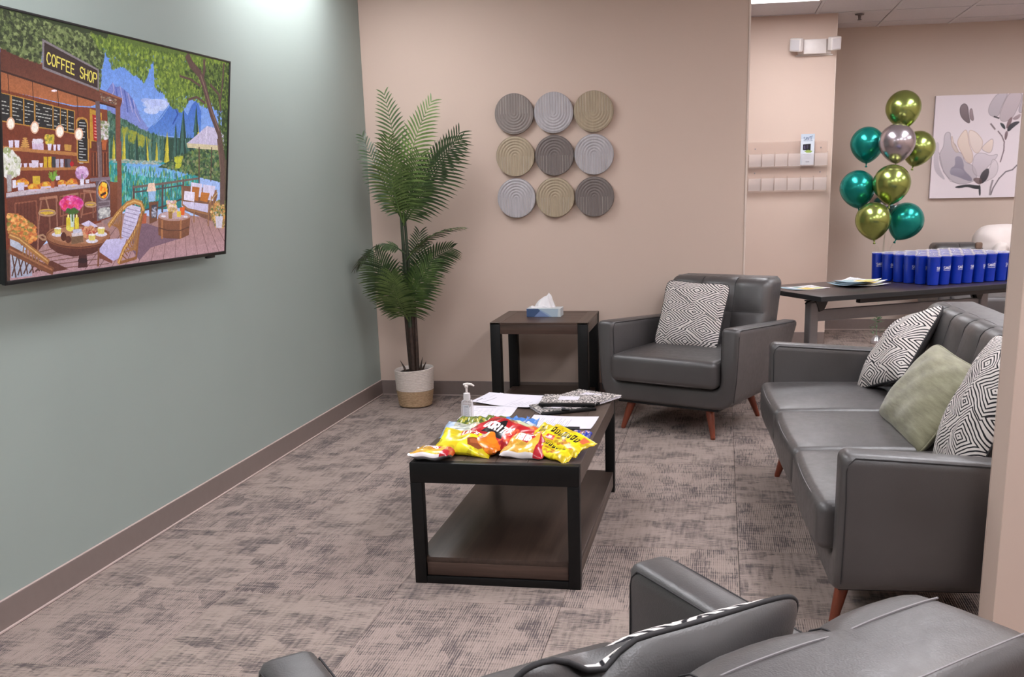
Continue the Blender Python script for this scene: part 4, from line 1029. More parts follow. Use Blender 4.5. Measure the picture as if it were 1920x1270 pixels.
# ================================================================= leather seating
def prof_ring(poly, d, fixed):
    n = len(poly); out = []
    for i, (x, z) in enumerate(poly):
        ax, az = poly[i-1]; bx, bz = poly[(i+1) % n]
        e1 = (x-ax, z-az); e2 = (bx-x, bz-z); l1 = math.hypot(*e1) or 1; l2 = math.hypot(*e2) or 1
        nx = -(e1[1]/l1+e2[1]/l2)/2; nz = (e1[0]/l1+e2[0]/l2)/2; l = math.hypot(nx, nz) or 1; nx /= l; nz /= l   # CCW polygon -> inward normal
        if i in fixed: nx = 0; nz = 1 if nz > 0 else -1
        out.append((x+nx*d, z+nz*d))
    return out
def rear_y(z): return .667+(z-.164)*.46
def extrude_profile(name, poly, fixed, mat, parent, y0=-.03, shift=0.0, slope=True):
    V = []; Fc = []; n = len(poly)
    steps = [(0, .022), (.003, .013), (.009, .006), (.017, .0015), (.028, 0), (.2, 0), (.4, 0), ('b', .0), ('c', .008), ('d', .02)]
    for s, ins in steps:
        ring = prof_ring(poly, ins, fixed)
        for x, z in ring:
            ry = rear_y(z); y = y0+s if not isinstance(s, str) else {'b': ry-.02, 'c': ry-.006, 'd': ry}[s]
            zz = z-(max(0, z-.35)/.28)*.05*max(0, y)/.8 if slope else z
            V.append((x+shift, y, zz))
    for r in range(len(steps)-1):
        for k in range(n):
            Fc.append((r*n+k, r*n+(k+1) % n, (r+1)*n+(k+1) % n, (r+1)*n+k))
    Fc.append(tuple(range(n))[::-1]); Fc.append(tuple((len(steps)-1)*n+k for k in range(n)))
    bm = bmesh.new(); vs = [bm.verts.new(v) for v in V]
    for f in Fc: bm.faces.new([vs[i] for i in f])
    return frombm(name, bm, mat, parent, 40)
ARM = [(.300, .175), (.335, .179), (.365, .187), (.392, .203), (.411, .228), (.421, .262), (.430, .34), (.440, .48), (.446, .60), (.443, .618), (.434, .631), (.420, .636), (.362, .636), (.349, .631), (.341, .618), (.339, .60), (.338, .345), (.333, .312), (.320, .296), (.300, .292)]
def seat_body(root, hw):
    """two U-shaped arms and a base rail; hw = half width between the arms"""
    sh = hw-.338
    extrude_profile('armrest', ARM, {0, len(ARM)-1}, 'leather', root, shift=sh)
    extrude_profile('armrest', [(-x, z) for x, z in ARM][::-1], {0, len(ARM)-1}, 'leather', root, shift=-sh)
    n = max(1, int(hw*4)); xs = [-(.30+sh)+2*(.30+sh)*k/n for k in range(n+1)]
    poly = [(x, .175) for x in xs]+[(x, .292) for x in xs[::-1]]
    extrude_profile('base_rail', poly, {0, n, n+1, 2*n+1}, 'leather', root)
    for s in (-1, 1):
        for xx, zz in ((.4425, .624), (.3415, .624)):
            pts = []
            if xx > .4: pts += [(s*(xx-.026+sh), -.012, .225), (s*(xx-.012+sh), -.012, .34), (s*(xx-.004+sh), -.0125, .50)]
            else: pts += [(s*(xx-.003+sh), -.014, .44), (s*(xx-.002+sh), -.014, .52)]
            pts += [(s*(xx+sh), -.016, .585), (s*(xx+sh), -.010, .606), (s*(xx+sh), .008, zz)]
            for y in (.1, .25, .4, .55, .7, .82): pts.append((s*(xx+sh), y, zz+.0015-(max(0, zz-.35)/.28)*.05*y/.8))
            tubeo('seam', pts, .0022, 'seam', root, 5)
def cushion(root, x0, x1):
    hx = (x1-x0)/2-.002; hy = .315; hz = .077; xc = (x0+x1)/2; yc = .24; zc = .374; r = .034
    def df(p):
        u = p.x/hx; v = p.y/hy; q = max(0, 1-u*u)**.6*max(0, 1-v*v)**.6
        if p.z > 0: p.z += .016*q; p.z += .0018*math.sin(u*9+v*5)*q
        p.y -= .012*max(0, 1-u*u)*(1 if p.y < -hy*.8 else 0)
        return p
    c = softbox('seat_cushion', hx, hy, hz, r, 'leather', root, (12, 10, 3), 4, df, loc=(xc, yc, zc))
    for zz, m in ((hz-.010, 'stitch'), (-hz+.012, 'stitch')):
        k = .71; a = hx-r*(1-k); b = hy-r*(1-k)
        pts = [(xc-a, yc+b*.6, zc+zz), (xc-a, yc-b+r, zc+zz), (xc-a+.010, yc-b+.012, zc+zz), (xc-a+r+.01, yc-b-.002, zc+zz)]
        for t in range(1, 8): u = -1+t/4; pts.append((xc+u*(a-r), yc-b-.0015-.012*max(0, 1-u*u), zc+zz))
        pts += [(xc+a-r-.01, yc-b-.002, zc+zz), (xc+a-.010, yc-b+.012, zc+zz), (xc+a, yc-b+r, zc+zz), (xc+a, yc+b*.6, zc+zz)]
        tubeo('stitching', pts, .0016, m, c, 5)
BACK_SEAM_Z = .045
def backrest(root, hw, cols):
    hx = hw-.003; hy = .12; hz = .245; r = .05; W = 2*hx/cols; seams = [-hx+W*k for k in range(1, cols)]
    ix = []
    for k in range(cols):
        a = -hx+W*k
        for t in (.03, .07, .15, .3, .5, .7, .85, .93, .97): ix.append(a+W*t)
    ix += seams; iz = [BACK_SEAM_Z+d for d in (-.022, -.009, 0, .009, .022, .06, .1, .14)]+[-.15, -.11, -.07]
    lean = .28
    def df(p):
        front = p.y < 0 or p.z > hz-r*1.2
        if front:
            ds = min([abs(p.x-s) for s in seams]+[abs(abs(p.x)-hx)]) if seams else W/2
            u = min(1, ds/(W/2)); dz = abs(p.z-BACK_SEAM_Z); v = min(1, dz/.09)
            puff = .016*(1-(1-u)**2.6)*(1-(1-v)**2.4*(1 if p.y < 0 and p.z < hz-r else 0))
            g = .016-puff
            if p.y < 0: p.y += g
            if p.z > hz-r: p.z -= g*.35*(1 if p.y < -hy+r+.01 else .2)
        zz = p.z+hz
        return Vector((p.x, p.y+zz*lean-.00, p.z))
    b = softbox('backrest', hx, hy, hz, r, 'leather', root, (8, 3, 8), 4, df, ix=ix, iz=iz, loc=(0, .665, .597))
    for s in seams:
        pts = []
        for z in (-.2, -.1, -.04, .0, .03, .045, .06, .1, .15): pts.append(Vector((s, -hy+.0165, z)))
        for a in (15, 45, 75, 90):
            t = math.radians(a); pts.append(Vector((s, -hy+r-(r-.012)*math.cos(t), hz-r+(r-.007)*math.sin(t))))
        pts += [Vector((s, -hy+r+.02, hz-.0085))]
        tubeo('seam', [(p.x, p.y+(p.z+hz)*lean+.665, p.z+.597) for p in pts], .0016, 'seam', b, 5)
    zz = BACK_SEAM_Z; pts = [(x, -hy+.016*(1 if min([abs(x-s) for s in seams]+[9]) < .02 else 1)+(zz+hz)*lean+.665, zz+.597) for x in np.linspace(-hx+.02, hx-.02, cols*6)]
    tubeo('seam', pts, .0016, 'seam', b, 5)
    for yy in (-hy+r+.022, hy-r*.7):
        fk = 1 if yy < 0 else .2
        def zs(x):
            d_ = min([abs(x-s_) for s_ in seams]+[abs(abs(x)-hx)])/(W/2); return .597+hz+.0002+.0008-fk*.35*.016*(1-min(1, d_))**2.6-(0 if yy < 0 else .0035)
        pts = [(x, yy+(hz*2)*lean+.663, zs(x)) for x in np.linspace(-hx+.03, hx-.03, cols*12)]; tubeo('stitching', pts, .0017, 'stitch', b, 5)
def seat_legs(root, xs):
    for x, y, dx, dy in xs:
        bm = bmesh.new(); cyl(bm, (x, y, .18), (x+dx, y+dy, .004), .027, .0135, 20); cyl(bm, (x+dx, y+dy, .004), (x+dx, y+dy, 0), .0125, .012, 20); frombm('leg', bm, 'leg_wood', root)
def armchair(label, loc, rot):
    t = thing('armchair', label, 'armchair', loc, rot); seat_body(t, .338); cushion(t, -.336, .336); backrest(t, .338, 3)
    seat_legs(t, [(-.245, .05, -.045, -.045), (.245, .05, .045, -.045), (-.245, .60, -.04, .07), (.245, .60, .04, .07)])
    bm = bmesh.new(); box(bm, -.32, .32, .0, .66, .16, .18, .004, 1); frombm('base_panel', bm, 'black_rubber', t)
    return t
CH = math.radians(-24.1)
chair_a = armchair('charcoal leather armchair with patterned pillow beside the side table', (2.05, -.975, 0), CH)
chair_b = dup(chair_a, (1.92, -4.85, 0), math.radians(221.5), 'charcoal leather armchair seen from behind at the bottom right')
chair_c = dup(chair_a, (4.55, 2.05, 0), math.radians(2), 'dark armchair behind the training table, white jacket over its back')
sofa = thing('sofa', 'charcoal leather three-seat sofa facing the television wall', 'sofa', (2.672, -2.63, 0), math.radians(-87))
seat_body(sofa, .968)
for a, b in ((-.966, -.322), (-.322, .322), (.322, .966)): cushion(sofa, a, b)
backrest(sofa, .968, 9)
seat_legs(sofa, [(-.80, .05, -.045, -.045), (.80, .05, .045, -.045), (-.80, .60, -.04, .07), (.80, .60, .04, .07)])
boxo('base_panel', (-.94, .94, .0, .66, .16, .18), 'black_rubber', sofa)

# ================================================================= pillows
def pillow(name, label, w, h, th, front, back, loc, rot, piping='seam', dents=(), corner=.10, slump=0):
    t = thing(name, label, 'pillow', loc, rot); N = 26; U = [-math.cos(math.pi*k/N) for k in range(N+1)]
    def sh(u, v, s):
        x = u*w/2*(1-corner*(1-abs(u))*0-corner*.55*(1-v*v)*abs(u)**3*1.0+0) ; y = v*h/2*(1-corner*.55*(1-u*u)*abs(v)**3)
        e = (max(0, 1-u**4)*max(0, 1-v**4)); z = s*th/2*(e**.55)*(.62+.38*(1-u*u)*(1-v*v))
        z += .004*math.sin(5*u+3*v)*e*s+.0035*math.sin(11*u-7*v+1)*e
        for (du, dv, dr, dd) in dents:
            q = math.exp(-(((u-du)/dr)**2+((v-dv)/dr)**2)); z -= s*dd*q; y -= dd*1.1*q*(1 if v > .6 else 0)
        z -= slump*(v*v); cr = 1-.085*(abs(u)**7)*(abs(v)**7); x *= cr; y *= cr
        return (x, y, z)
    for s, nm, m in ((1, 'front_panel', front), (-1, 'back_panel', back)):
        V = [sh(u, v, s) for v in U for u in U]; Fc = []
        for j in range(N):
            for i in range(N):
                q = (j*(N+1)+i, j*(N+1)+i+1, (j+1)*(N+1)+i+1, (j+1)*(N+1)+i); Fc.append(q if s > 0 else q[::-1])
        finish(nm, V, Fc, m, t)
    ed = [sh(u, -1, 1) for u in U]+[sh(1, v, 1) for v in U[1:]]+[sh(u, 1, 1) for u in U[::-1][1:]]+[sh(-1, v, 1) for v in U[::-1][1:-1]]
    tubeo('piping', ed, .0042, piping, t, 8, True); return t
def basis(nrm, upv):     # rotation whose local Z is the normal and whose local Y leans towards upv
    z = Vector(nrm).normalized(); y = Vector(upv); y = (y-z*y.dot(z)).normalized(); x = y.cross(z); m = Matrix((x, y, z)).transposed(); return m.to_euler()
def R2(a): return Vector((math.cos(a), math.sin(a), 0))
exA = R2(CH); eyA = Vector((-exA.y, exA.x, 0))
pA = Vector((2.05, -.975, 0))+exA*-.055+eyA*.43+Vector((0, 0, .635))
pillow('throw_pillow', 'black and white line-patterned pillow on the armchair beside the side table', .43, .42, .13, 'maze', 'leather', pA, tuple(basis(-eyA*1.0+Vector((0, 0, .42)), (exA*.03+Vector((0, 0, 1))))))
aB = math.radians(221.5); exB = R2(aB); eyB = Vector((-exB.y, exB.x, 0))
pB = Vector((1.92, -4.85, 0))+exB*.098+eyB*.49+Vector((.064, .012, .615))
pillow('throw_pillow', 'leather-backed line-patterned pillow on the near armchair, seen from behind', .52, .45, .15, 'maze2', 'leather', pB, tuple(basis(-eyB*1.0+Vector((0, 0, .30)), Vector((0, 0, 1))-exB*.045)), dents=((.50, 1.0, .15, .020),))
SA = math.radians(-87); exS = R2(SA); eyS = Vector((-exS.y, exS.x, 0)); OS = Vector((2.672, -2.63, 0))
def sofa_pt(x, y, z): return OS+exS*x+eyS*y+Vector((0, 0, z))
pillow('throw_pillow', 'black and white line-patterned pillow in the far corner of the sofa', .41, .42, .15, 'maze3', 'leather', sofa_pt(-.75, .525, .645), tuple(basis(-eyS*.80+exS*.08+Vector((0, 0, .60)), Vector((0, 0, 1))+exS*-.35)))
pillow('throw_pillow', 'olive green velvet pillow leaning in the middle of the sofa', .62, .38, .15, 'velvet', 'velvet', sofa_pt(.03, .465, .59), tuple(basis(-eyS*.80+exS*.05+Vector((0, 0, .58)), Vector((0, 0, 1))+exS*.03)), piping='velvet')
pillow('throw_pillow', 'black and white line-patterned pillow beside the near sofa arm', .50, .50, .15, 'maze', 'leather', sofa_pt(.62, .49, .67), tuple(basis(-eyS*.95+exS*-.05+Vector((0, 0, .40)), Vector((0, 0, 1))+exS*-.05)))
# ================================================================= coffee table
CT = thing('coffee_table', 'long espresso coffee table with black end frames and lower shelf', 'table', (1.257, -3.29, 0))
LW, LL, LH = .612, 1.205, .459
for y0 in (0, LL-.04):
    fr = boxo('end_frame', (0, LW, y0, y0+.04, LH-.075, LH), 'black_wood', CT, .003)
    fr['label'] = 'thick black cross rail'
    boxo('bottom_rail', (.043, LW-.043, y0+.002, y0+.038, .0, .028), 'black_wood', CT, .002)
    for x0 in (0, LW-.043): boxo('leg', (x0, x0+.043, y0, y0+.04, 0, LH-.075), 'black_wood', CT, .002)
bw = (LL-.08)
boxo('border_plank', (0, .075, .0405, LL-.0405, LH-.075, LH-.0005), 'walnut_y', CT, .0015, 1); boxo('border_plank', (LW-.075, LW, .0405, LL-.0405, LH-.075, LH-.0005), 'walnut_y', CT, .0015, 1)
for k in range(4):
    w = (LW-.15)/4; boxo('plank', (.0755+k*w, .0745+(k+1)*w, .0405, LL-.0405, LH-.03, LH-.0008), 'walnut_y', CT, .0008, 1)
boxo('shelf', (.006, LW-.006, .012, LL-.012, .078, .100), 'espresso_y', CT, .002)
boxo('shelf_apron', (.045, LW-.045, .010, .030, .030, .080), 'walnut_x', CT, .002); boxo('shelf_apron', (.045, LW-.045, LL-.03, LL-.01, .030, .080), 'walnut_x', CT, .002)
boxo('shelf_apron', (.006, .026, .042, LL-.042, .030, .078), 'walnut_y', CT, .002); boxo('shelf_apron', (LW-.026, LW-.006, .042, LL-.042, .030, .078), 'walnut_y', CT, .002)
# ================================================================= side table
ST = thing('side_table', 'square dark wood side table with black legs against the back wall', 'table', (.952, -.655, 0))
W, D, H = .604, .580, .600
for x in (0, W-.062):
    for y in (0, D-.062): boxo('leg', (x, x+.062, y, y+.062, 0, H-.002), 'black_wood', ST, .002)
boxo('apron', (.0625, W-.0625, .003, .022, H-.072, H-.012), 'walnut_x', ST, .001); boxo('apron', (.0625, W-.0625, D-.022, D-.003, H-.072, H-.012), 'walnut_x', ST, .001)
boxo('apron', (.003, .022, .0625, D-.0625, H-.072, H-.012), 'walnut_y', ST, .001); boxo('apron', (W-.022, W-.003, .0625, D-.0625, H-.072, H-.012), 'walnut_y', ST, .001)
boxo('border_plank', (.0, .068, 0, D, H-.012, H), 'walnut_y', ST, .001, 1); boxo('border_plank', (W-.068, W, 0, D, H-.012, H), 'walnut_y', ST, .001, 1)
boxo('border_plank', (.0685, W-.0685, 0, .09, H-.012, H), 'walnut_x', ST, .001, 1); boxo('border_plank', (.0685, W-.0685, D-.09, D, H-.012, H), 'walnut_x', ST, .001, 1)
for k in range(3): boxo('plank', (.0685, W-.0685, .0905+k*.1333, .0895+(k+1)*.1333, H-.012, H-.0008), 'walnut_x', ST, .0008, 1)
boxo('shelf', (.063, W-.063, .02, D-.02, .078, .1), 'walnut_dark', ST, .002)
boxo('shelf', (.02, .0625, .063, D-.063, .078, .1), 'walnut_dark', ST, .002); boxo('shelf', (W-.0625, W-.02, .063, D-.063, .078, .1), 'walnut_dark', ST, .002)
boxo('shelf_apron', (.063, W-.063, .01, .03, .03, .077), 'walnut_x', ST, .001)
# tissue box
TB = thing('tissue_box', 'low blue and grey tissue box on the side table', 'box', (1.132, -.392, .6005))
a = canvas(440, 104, (176, 194, 208)); fill(a, [(0, 0), (150, 0), (176, 26), (96, 104), (0, 104)], (66, 88, 126)); fill(a, [(176, 26), (300, 104), (96, 104)], (118, 138, 180)); fill(a, [(150, 0), (270, 60), (330, 104), (300, 104), (176, 26)], (150, 172, 200)); fill(a, [(410, 0), (440, 0), (440, 104), (400, 104)], (206, 212, 216))
bx = .218; by_ = .115; bz_ = .052
V = [(0, 0, 0), (bx, 0, 0), (bx, by_, 0), (0, by_, 0), (0, 0, bz_), (bx, 0, bz_), (bx, by_, bz_), (0, by_, bz_)]
MAT['tissue_print'] = printed('tissue_box_print', a, .45)
me = bpy.data.meshes.new('carton'); FF = [(0, 1, 5, 4), (1, 2, 6, 5), (2, 3, 7, 6), (3, 0, 4, 7), (4, 5, 6, 7), (3, 2, 1, 0)]
me.from_pydata(V, [], FF); ul = me.uv_layers.new(name='UVMap'); uvf = [(0, 0), (1, 0), (1, 1), (0, 1)]
for f in me.polygons:
    for k, li in enumerate(f.loop_indices):
        u = uvf[k]; ul.data[li].uv = u if f.index in (0, 2) else (.93+u[0]*.06, u[1]) if f.index in (1, 3, 4) else (.05, .1)
link('carton', me, 'tissue_print', TB)
V = []; Fc = []; NR = 22
for i in range(9):
    t = i/8
    for k in range(NR):
        ang = 2*math.pi*k/NR; fold = 1+.22*math.sin(ang*5+t*2)+.1*math.sin(ang*9); rr = (.050*(1-t)**.6+.004)*fold
        V.append((bx/2+.000+rr*1.05*math.cos(ang)+.020*t*t*1.1, by_/2+rr*.45*math.sin(ang), bz_+.001+t**.8*.082+(.010*math.cos(ang)*t*t)+(.004*math.sin(ang*3)*t)))
for i in range(8):
    for k in range(NR): Fc.append((i*NR+k, i*NR+(k+1) % NR, (i+1)*NR+(k+1) % NR, (i+1)*NR+k))
Fc.append(tuple(8*NR+k for k in range(NR))); o = finish('tissue', V, Fc, 'tissue', TB)
o = softbox('tissue_fold', .055, .022, .006, .005, 'tissue', TB, (8, 3, 2), 2, lambda p: Vector((p.x, p.y, p.z+.006*math.sin(p.x*60))), loc=(.075, by_/2, bz_+.006))

# ================================================================= wall discs
def disc(i, j, mat, down, label):
    t = thing('wall_disc', label, 'wall art', (1.014+.257*j, -.004, 1.861-.264*i), 0, 'nine round wall discs'); R = .1265; NR = 46; V = []; Fc = []
    Y0 = -.026; step = .0175
    def prof(x, z):
        zz = z if down else -z     # straight grooves on the zz>0 side, arcs below
        d = abs(x) if zz > 0 else math.hypot(x, zz)
        f = (d/step) % 1; f = min(f, 1-f)*2     # 0 at groove
        return .007*min(1, f*1.3)**.6, d
    n = 74
    import itertools
    g = np.linspace(-R*.985, R*.985, n); idx = {}
    def vid(a, b):
        if (a, b) not in idx:
            x, z = g[a], g[b]; l = math.hypot(x, z)
            if l > R*.985: x, z = x/l*R*.985, z/l*R*.985
            h, _ = prof(x, z); idx[(a, b)] = len(V); V.append((x, Y0-h, z))
        return idx[(a, b)]
    for a in range(n-1):
        for b in range(n-1):
            c = [(a, b), (a+1, b), (a+1, b+1), (a, b+1)]
            if sum(math.hypot(g[p], g[q]) <= R*.985 for p, q in c) >= 1: Fc.append(tuple(vid(*p) for p in c))
    finish('grooved_face', V, Fc, mat, t)
    S = 64; V = []; Fc = []
    for r, y in ((R*.975, Y0), (R*.99, Y0-.003), (R, Y0-.0015), (R, -.006), (R*.9, 0)):
        for k in range(S): V.append((r*math.cos(2*math.pi*k/S), y, r*math.sin(2*math.pi*k/S)))
    for q in range(4):
        for k in range(S): Fc.append((q*S+k, q*S+(k+1) % S, (q+1)*S+(k+1) % S, (q+1)*S+k))
    finish('rim', V, Fc, mat, t, angle=40)
    bm = bmesh.new(); k = 0
    sgn = 1 if down else -1
    while k*step < R*.95:
        d = k*step; top = math.sqrt(max(0, (R*.96)**2-d*d))
        for s in ((-1, 1) if k else (1,)):
            box(bm, s*d-.0007, s*d+.0007, Y0-.0024, Y0+.0008, *sorted((0, sgn*top)))
        k += 1
    frombm('groove_line', bm, 'disc_line', t); bm = None
    return t
DL = [[('disc_grey', 1, 'grey'), ('disc_silver', 1, 'silver'), ('disc_tan', 1, 'tan')], [('disc_tan', 0, 'tan'), ('disc_dark', 0, 'dark grey'), ('disc_silver', 0, 'silver')], [('disc_silver', 0, 'silver'), ('disc_tan', 0, 'tan'), ('disc_dark', 0, 'dark grey')]]
rown = ['top', 'middle', 'bottom']; coln = ['left', 'centre', 'right']
for i in range(3):
    for j in range(3):
        m, dn, cn = DL[i][j]; disc(i, j, m, dn, f'{cn} grooved wooden wall disc, {rown[i]} row {coln[j]} of the nine')

# ================================================================= television
TV = thing('television', 'large flat television on left wall showing a lakeside coffee shop', 'television', (.094, -2.250, 1.134), (0, 0, 0))
tw, thh, tilt = 1.466, .840, .1317
# local frame: u runs from far edge (y=0) toward the camera (-y); v up along the tilted panel
def tvp(u, v, d=0): return (v*math.sin(tilt)+d*math.cos(tilt), -u, v*math.cos(tilt)-d*math.sin(tilt))
def tvbox(name, u0, u1, v0, v1, d0, d1, mat, bev=.002):
    bm = bmesh.new(); g = box(bm, 0, 1, 0, 1, 0, 1)
    for v in bm.verts: v.co = Vector(tvp(u0+(u1-u0)*v.co.x, v0+(v1-v0)*v.co.y, d0+(d1-d0)*v.co.z))
    if bev: bmesh.ops.bevel(bm, geom=list(bm.edges), offset=bev, segments=2, profile=.5, affect='EDGES')
    return frombm(name, bm, mat, TV)
tvbox('panel_body', .002, tw-.002, .002, thh-.002, -.028, -.004, 'black_plastic')
tvbox('rear_housing', .25, tw-.25, .08, thh-.3, -.06, -.028, 'black_plastic')
for q in ((0, .009, 0, thh), (tw-.009, tw, 0, thh), (.009, tw-.009, thh-.008, thh), (.009, tw-.009, 0, .014)): tvbox('bezel', *q, -.012, .0015, 'black_plastic', .0012)
tvbox('sensor_tab', .10, .17, -.010, .0, -.012, 0, 'black_plastic', .001)
boxo('wall_mount', (-.093, -.02, -.95, -.5, .2, .5), 'black_plastic', TV)
a = canvas(1460, 836); rng = random.Random(11)
for t in TV_ART:
    if t[0] == 'P': fill(a, t[2], t[1], 1, t[3] if len(t) > 3 else None)
    elif t[0] == 'L': stroke(a, t[3], t[2], t[1])
    else: speckle(a, t[1], int(t[2]*4.0), t[3]*.75, t[4]*.9, t[5], t[6]*1.7, rng)
text_on(a, 'COFFEE SHOP', SIGN_QUAD, 5, (232, 214, 100))
tn = np.random.RandomState(3).rand(209, 365).repeat(4, 0).repeat(4, 1)[:836, :1460, None]; tm = np.random.RandomState(9).rand(70, 122).repeat(12, 0).repeat(12, 1)[:836, :1460, None]; a = a*(.90+.12*tn+.08*tm)
MAT['screen'] = printed('lit_screen_picture', a, emit=SCREEN_STRENGTH)
V = [tvp(tw-.009, .014, -.003), tvp(.009, .014, -.003), tvp(.009, thh-.008, -.003), tvp(tw-.009, thh-.008, -.003)]
finish('screen', V, [(0, 1, 2, 3)], 'screen', TV, False, [(0, 0), (1, 0), (1, 1), (0, 1)])

# ================================================================= flower painting
PT = thing('flower_painting', 'square canvas painting of pale magnolia flowers on far wall', 'painting', (4.225, 3.268, 1.222))
a = canvas(700, 677, (234, 224, 230))
def soft(p):
    for _ in range(3): p = [q for i in range(len(p)) for q in ((p[i-1][0]*.75+p[i][0]*.25, p[i-1][1]*.75+p[i][1]*.25), (p[i-1][0]*.25+p[i][0]*.75, p[i-1][1]*.25+p[i][1]*.75))]
    return p
for c, al, pts, edge in PAINT_ART:
    pts = soft(pts); lo = tuple(min(255, v+26) for v in c); al0 = al
    fill(a, pts, lo, al, c); al = 0
    fill(a, pts, c, al)
    if edge: stroke(a, pts+pts[:1], 3, edge, .8)
for c, w, pts in PAINT_LINES: stroke(a, pts, w, c, .9)
k = np.ones(5)/5
for c in range(3):
    a[..., c] = np.apply_along_axis(lambda r: np.convolve(r, k, 'same'), 0, np.pad(a[..., c], 2, 'edge'))[2:-2, 2:-2]; a[..., c] = np.apply_along_axis(lambda r: np.convolve(r, k, 'same'), 1, np.pad(a[..., c], 2, 'edge'))[2:-2, 2:-2]
MAT['painting'] = printed('watercolour_canvas', a, .8)
boxo('stretcher', (0, .93, -.036, 0, 0, .90), 'paper', PT, .002)
finish('painted_canvas', [(.0, -.0365, 0), (.93, -.0365, 0), (.93, -.0365, .9), (0, -.0365, .9)], [(0, 1, 2, 3)], 'painting', PT, False, [(0, 0), (1, 0), (1, 1), (0, 1)])

# ================================================================= emergency light
EL = thing('emergency_light', 'white twin-head emergency light high on the pillar wall', 'light', (3.075, 2.398, 2.42))
bm = bmesh.new(); g = box(bm, -.135, .135, -.06, 0, .0, .115, .008)
for v in bm.verts:
    if v.co.y < -.03: v.co.x *= .68
frombm('housing', bm, 'white_plastic', EL)
boxo('base_plate', (-.15, .15, -.012, 0, -.010, .0), 'white_plastic', EL)
for s in (-1, 1):
    m = Matrix.Translation((s*.150, -.085, .072)) @ Matrix.Rotation(s*.55, 4, 'Z') @ Matrix.Rotation(s*-.12, 4, 'Y') @ Matrix.Rotation(.18, 4, 'X')
    bm = bmesh.new(); box(bm, -.052, .052, -.028, .022, -.052, .052, .010, 3, m); box(bm, -.018, .018, .01, .05, -.018, .018, .003, 1, m); h = frombm('lamp_head', bm, 'white_plastic', EL)
    bm = bmesh.new(); box(bm, -.041, .041, -.031, -.027, -.041, .041, .002, 1, m); l = frombm('lens', bm, 'pump', h)
# ================================================================= acrylic brochure racks
def rack(z0, label):
    t = thing('brochure_rack', label, 'rack', (2.560, 2.398, z0)); n = 6; w = .655
    boxo('back_panel', (0, w, -.004, 0, .02, .215), 'acrylic', t, .001, 1)
    boxo('base_ledge', (0, w, -.046, -.004, .0, .006), 'acrylic', t, .001, 1)
    for k in range(n):
        x0 = k*w/n+.004; x1 = (k+1)*w/n-.004; m = (x0+x1)/2
        bm = bmesh.new(); box(bm, x0, x1, -.050, -.046, .012, .115, .0008, 1); frombm('pocket_front', bm, 'pocket', t)
    for k in range(n+1): boxo('divider', (k*w/n-.002, k*w/n+.002, -.05, -.004, .012, .13), 'acrylic', t, .0006, 1)
    for k in (0, n-1): cylo('screw', (k*w/n+.055, -.007, .16), (k*w/n+.055, -.003, .16), .005, .006, 'grey_metal', t, 10)
rack(1.515, 'clear acrylic six-pocket brochure rack holding one leaflet, upper of two'); rack(1.315, 'empty clear acrylic six-pocket brochure rack, lower of two')
a = canvas(110, 250, (214, 222, 232)); fill(a, [(0, 0), (110, 0), (110, 40), (0, 40)], (196, 208, 222)); text_on(a, 'SANTE', [(22, 26), (92, 26), (92, 50), (22, 50)], 3, (74, 92, 130)); stroke(a, [(22, 56), (92, 56)], 3, (120, 134, 160)); stroke(a, [(70, 24), (92, 16)], 3, (74, 92, 130))
fill(a, [(18, 84), (80, 80), (80, 134), (18, 130)], (30, 28, 34)); fill(a, [(24, 96), (36, 90), (40, 120), (26, 122)], (90, 80, 110)); fill(a, [(46, 92), (60, 88), (62, 118), (48, 120)], (70, 62, 84)); fill(a, [(30, 140), (60, 128), (98, 138), (84, 152), (50, 152)], (154, 178, 92))
for y, x in ((164, 20), (176, 34), (186, 34), (196, 34)): stroke(a, [(x, y), (84, y)], 2, (150, 160, 176))
stroke(a, [(46, 226), (72, 226)], 7, (110, 120, 140))
MAT['leaflet'] = printed('leaflet_print', a, .4)
LF = thing('leaflet', 'grey and white printed leaflet standing in the upper acrylic rack', 'leaflet', (2.990, 2.362, 1.535), (.06, 0, 0))
boxo('folded_sheet', (0, .112, 0, .006, 0, .252), 'paper', LF, .001, 1); finish('printed_cover', [(0, -.0006, 0), (.112, -.0006, 0), (.112, -.0006, .252), (0, -.0006, .252)], [(0, 1, 2, 3)], 'leaflet', LF, False, [(0, 0), (1, 0), (1, 1), (0, 1)])

